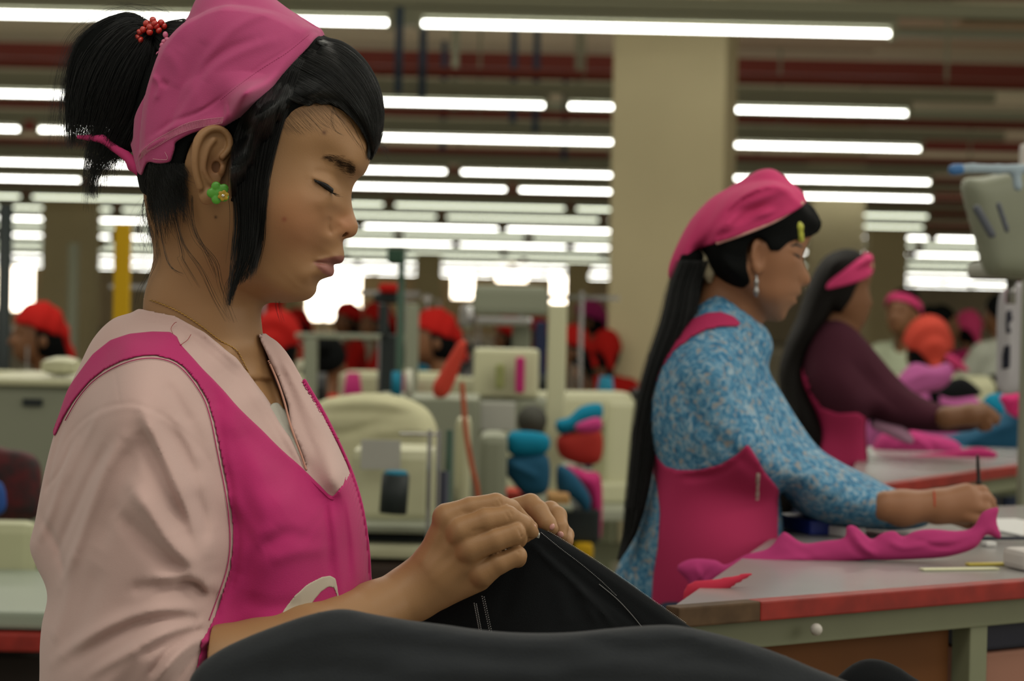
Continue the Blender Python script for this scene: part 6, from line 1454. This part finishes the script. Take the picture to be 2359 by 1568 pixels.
q = [cf(*p, 4.6) for p in [(1064,880,0),(1068,930,0),(1074,1000,0),(1086,1070,0),(1098,1120,0),(1104,1180,0)]]
o = tube_obj('cable', [(catmull(np.array(q), 5), .0055)], mat('orange_cable', '#a04a2c', .6), None, 8); tag(o, 'orange brown cable hanging down between the machines', 'cable')
bx('machine_column', 'pale machine column between the overlock machine and the blue cloth', 'machine', 1104, 1000, 1160, 1420, 4.9, .2, M_LGR, .02)
bx('machine_column', 'cream column right of the green thread pole', 'machine', 1050, 960, 1075, 1420, 4.7, .12, M_CRM, .02)
bx('upright', 'pale upright post of the rack left of the big pillar', 'post', 1264, 700, 1288, 1560, 5.4, .05, M_CRM, .006)
c = at(1226, 968, 5.2); o = MB().cyl((c.x, c.y, c.z), (c.x, c.y+.05, c.z), .036, n=28).build('handwheel', mat('dark_wheel', '#3c3c34', .6), None, True); tag(o, 'dark round wheel above the blue cloth pile', 'wheel')
o = MB().box((c.x+.0, c.y+.12, c.z/2-.02), (.05, .05, c.z)).build('wheel_post', M_LGR); tag(o, 'grey post carrying the dark round wheel', 'post')
dr('cloth', 'upper turquoise cloth in the stack left of the pillar', 5.0, [(1170,1000),(1200,992),(1262,1002),(1262,1040),(1220,1052),(1172,1044)], 30, M_TEAL, (), .006)
dr('cloth', 'lower blue cloth in the stack left of the pillar', 5.0, [(1166,1055),(1210,1048),(1262,1050),(1262,1130),(1210,1140),(1180,1110),(1166,1090)], 36, M_TEALD, [([(1180,1070),(1240,1100)], 8, 8)], .006)
dr('cloth', 'turquoise cloth lying close to the pillar edge', 5.3, [(1280,970),(1310,960),(1340,935),(1385,930),(1385,965),(1340,985),(1290,1000)], 26, M_TEAL, (), .006)
dr('cloth', 'magenta fold between the turquoise and red cloths by the pillar', 5.2, [(1330,975),(1380,960),(1386,990),(1350,998),(1325,990)], 18, M_MAG, (), .006)
dr('cloth', 'red cloth hanging by the left edge of the pillar', 5.3, [(1285,1005),(1330,995),(1384,992),(1384,1060),(1340,1070),(1290,1050)], 26, mat('red_cloth_dull', '#94241c', .85), (), .006)
dr('cloth', 'blue cloth sliding down beside the pillar', 5.1, [(1284,1072),(1310,1078),(1340,1110),(1362,1150),(1352,1180),(1320,1150),(1284,1130)], 22, M_TEALD, (), .006)
dr('cloth', 'dark magenta cloth against the foot of the pillar', 5.2, [(1300,1070),(1350,1085),(1385,1100),(1385,1230),(1368,1240),(1355,1150),(1320,1100)], 20, M_MAG2, (), .006)
bx('crate', 'black crate below the magenta cloth by the pillar', 'crate', 1290, 1170, 1382, 1252, 5.15, .25, M_DK, .01)
bx('crate', 'yellow tray under the black crate by the pillar', 'crate', 1322, 1254, 1366, 1290, 5.1, .25, M_YEL2, .01)
bx('carton', 'small tan carton on the table below the blue cloth', 'carton', 1262, 1140, 1312, 1172, 5.0, .15, mat('tan_card', '#a07a4c', .8), .005)
bx('cloth_stack', 'flat red cloth on the low table behind the far hand', 'cloth', 1160, 1138, 1230, 1160, 5.0, .2, M_ORG, .006)
o = bx('low_table', 'low grey table carrying the cloth stack left of the pillar', 'table', 1140, 1162, 1320, 1178, 4.95, .5, M_LGR, .006)
bx('stand', 'grey cabinet under the low table left of the pillar', 'cabinet', 1150, 1180, 1280, 2020, 5.0, .4, mat('dark_grey_cabinet', '#3c3c38', .8), .006)  # cabinet in one even dark grey
# small plain tags on the white panel of the right: hanging machine and white shirts
hm = empty('hanging_lamp_unit', at(2290, 480, 3.4), 'grey hooded machine head with blue tube reaching in at the right edge', 'machine')
G_ = [(2216,420),(2260,408),(2420,400),(2420,620),(2300,640),(2268,620),(2250,560),(2232,500)]
H_ = Inflate(3.5, G_, [(2300,500,60),(2350,560,70)], (), S=16, h=.003); lo, hi = H_.box(); obj_sdf('hood', lambda P: H_.sdf(P), lo, hi, .004, M_LGR, hm)
limb('tube', 3.3, [[(2200,390,0,11),(2240,388,0,11),(2300,390,0,11),(2380,388,0,11)], [(2340,395,0,11),(2345,430,0,11)]], mat('pale_blue_tube', '#8fa0aa', .4), hm, .004)
limb('tube_cap', 3.3, [[(2196,391,0,13),(2212,390,0,13)]], mat('blue_cap', '#3c6a9c', .4), hm, .003)
limb('strut', 3.35, [[(2250,480,60,10),(2285,540,60,10)], [(2300,470,60,7),(2320,530,60,7)]], mat('dark_strut', '#4c5058', .5), hm, .004)
bx('tray', None, None, 2270, 600, 2420, 640, 3.5, .15, mat('pale_tray', '#94968a', .5), .01, hm)
bx('tube_light', None, None, 2352, 330, 2372, 430, 3.6, .02, M_WHC, .008, hm)
post('hanger_pole', None, None, 2330, 640, 700, 3.6, .008, M_CHR, False, hm)
o = bx('post', 'steel post of the machine stand at the right edge', 'post', 2372, 300, 2392, 1560, 3.7, .04, M_LGR, .004)
shp = [(2300,690),(2320,660),(2350,650),(2380,656),(2400,700),(2400,900),(2350,905),(2300,900),(2296,800)]
hs_, HS = dr('hanging_shirt', 'white shirt with dark printed marks hanging at the right edge', 3.9, shp, 16, mat('white_jersey', '#aaa8ac', .85), [([(2320,700),(2325,800),(2320,880)], 5, 8)], .004, cat='shirt')
def onp(nm, poly, m):
    pp = HS.pg(poly, False); lo, hi = HS.box(); o = obj_sdf(nm, lambda P: smax(smax(HS.sdf(P, .002), sdpoly_grid(P, pp), .001), -HS.sdf(P, -.001), .001), lo, hi, .003, m, hs_)
onp('printed_mark', [(2318,715),(2330,712),(2334,735),(2324,748),(2332,765),(2318,772),(2316,745)], M_NAVY); onp('printed_mark', [(2310,795),(2328,792),(2326,850),(2306,852)], M_NAVY)
limb('ribbon', 3.88, [[(2324,650,10,4),(2322,670,12,5),(2318,696,14,3)]], M_MAG, hs_, .003)
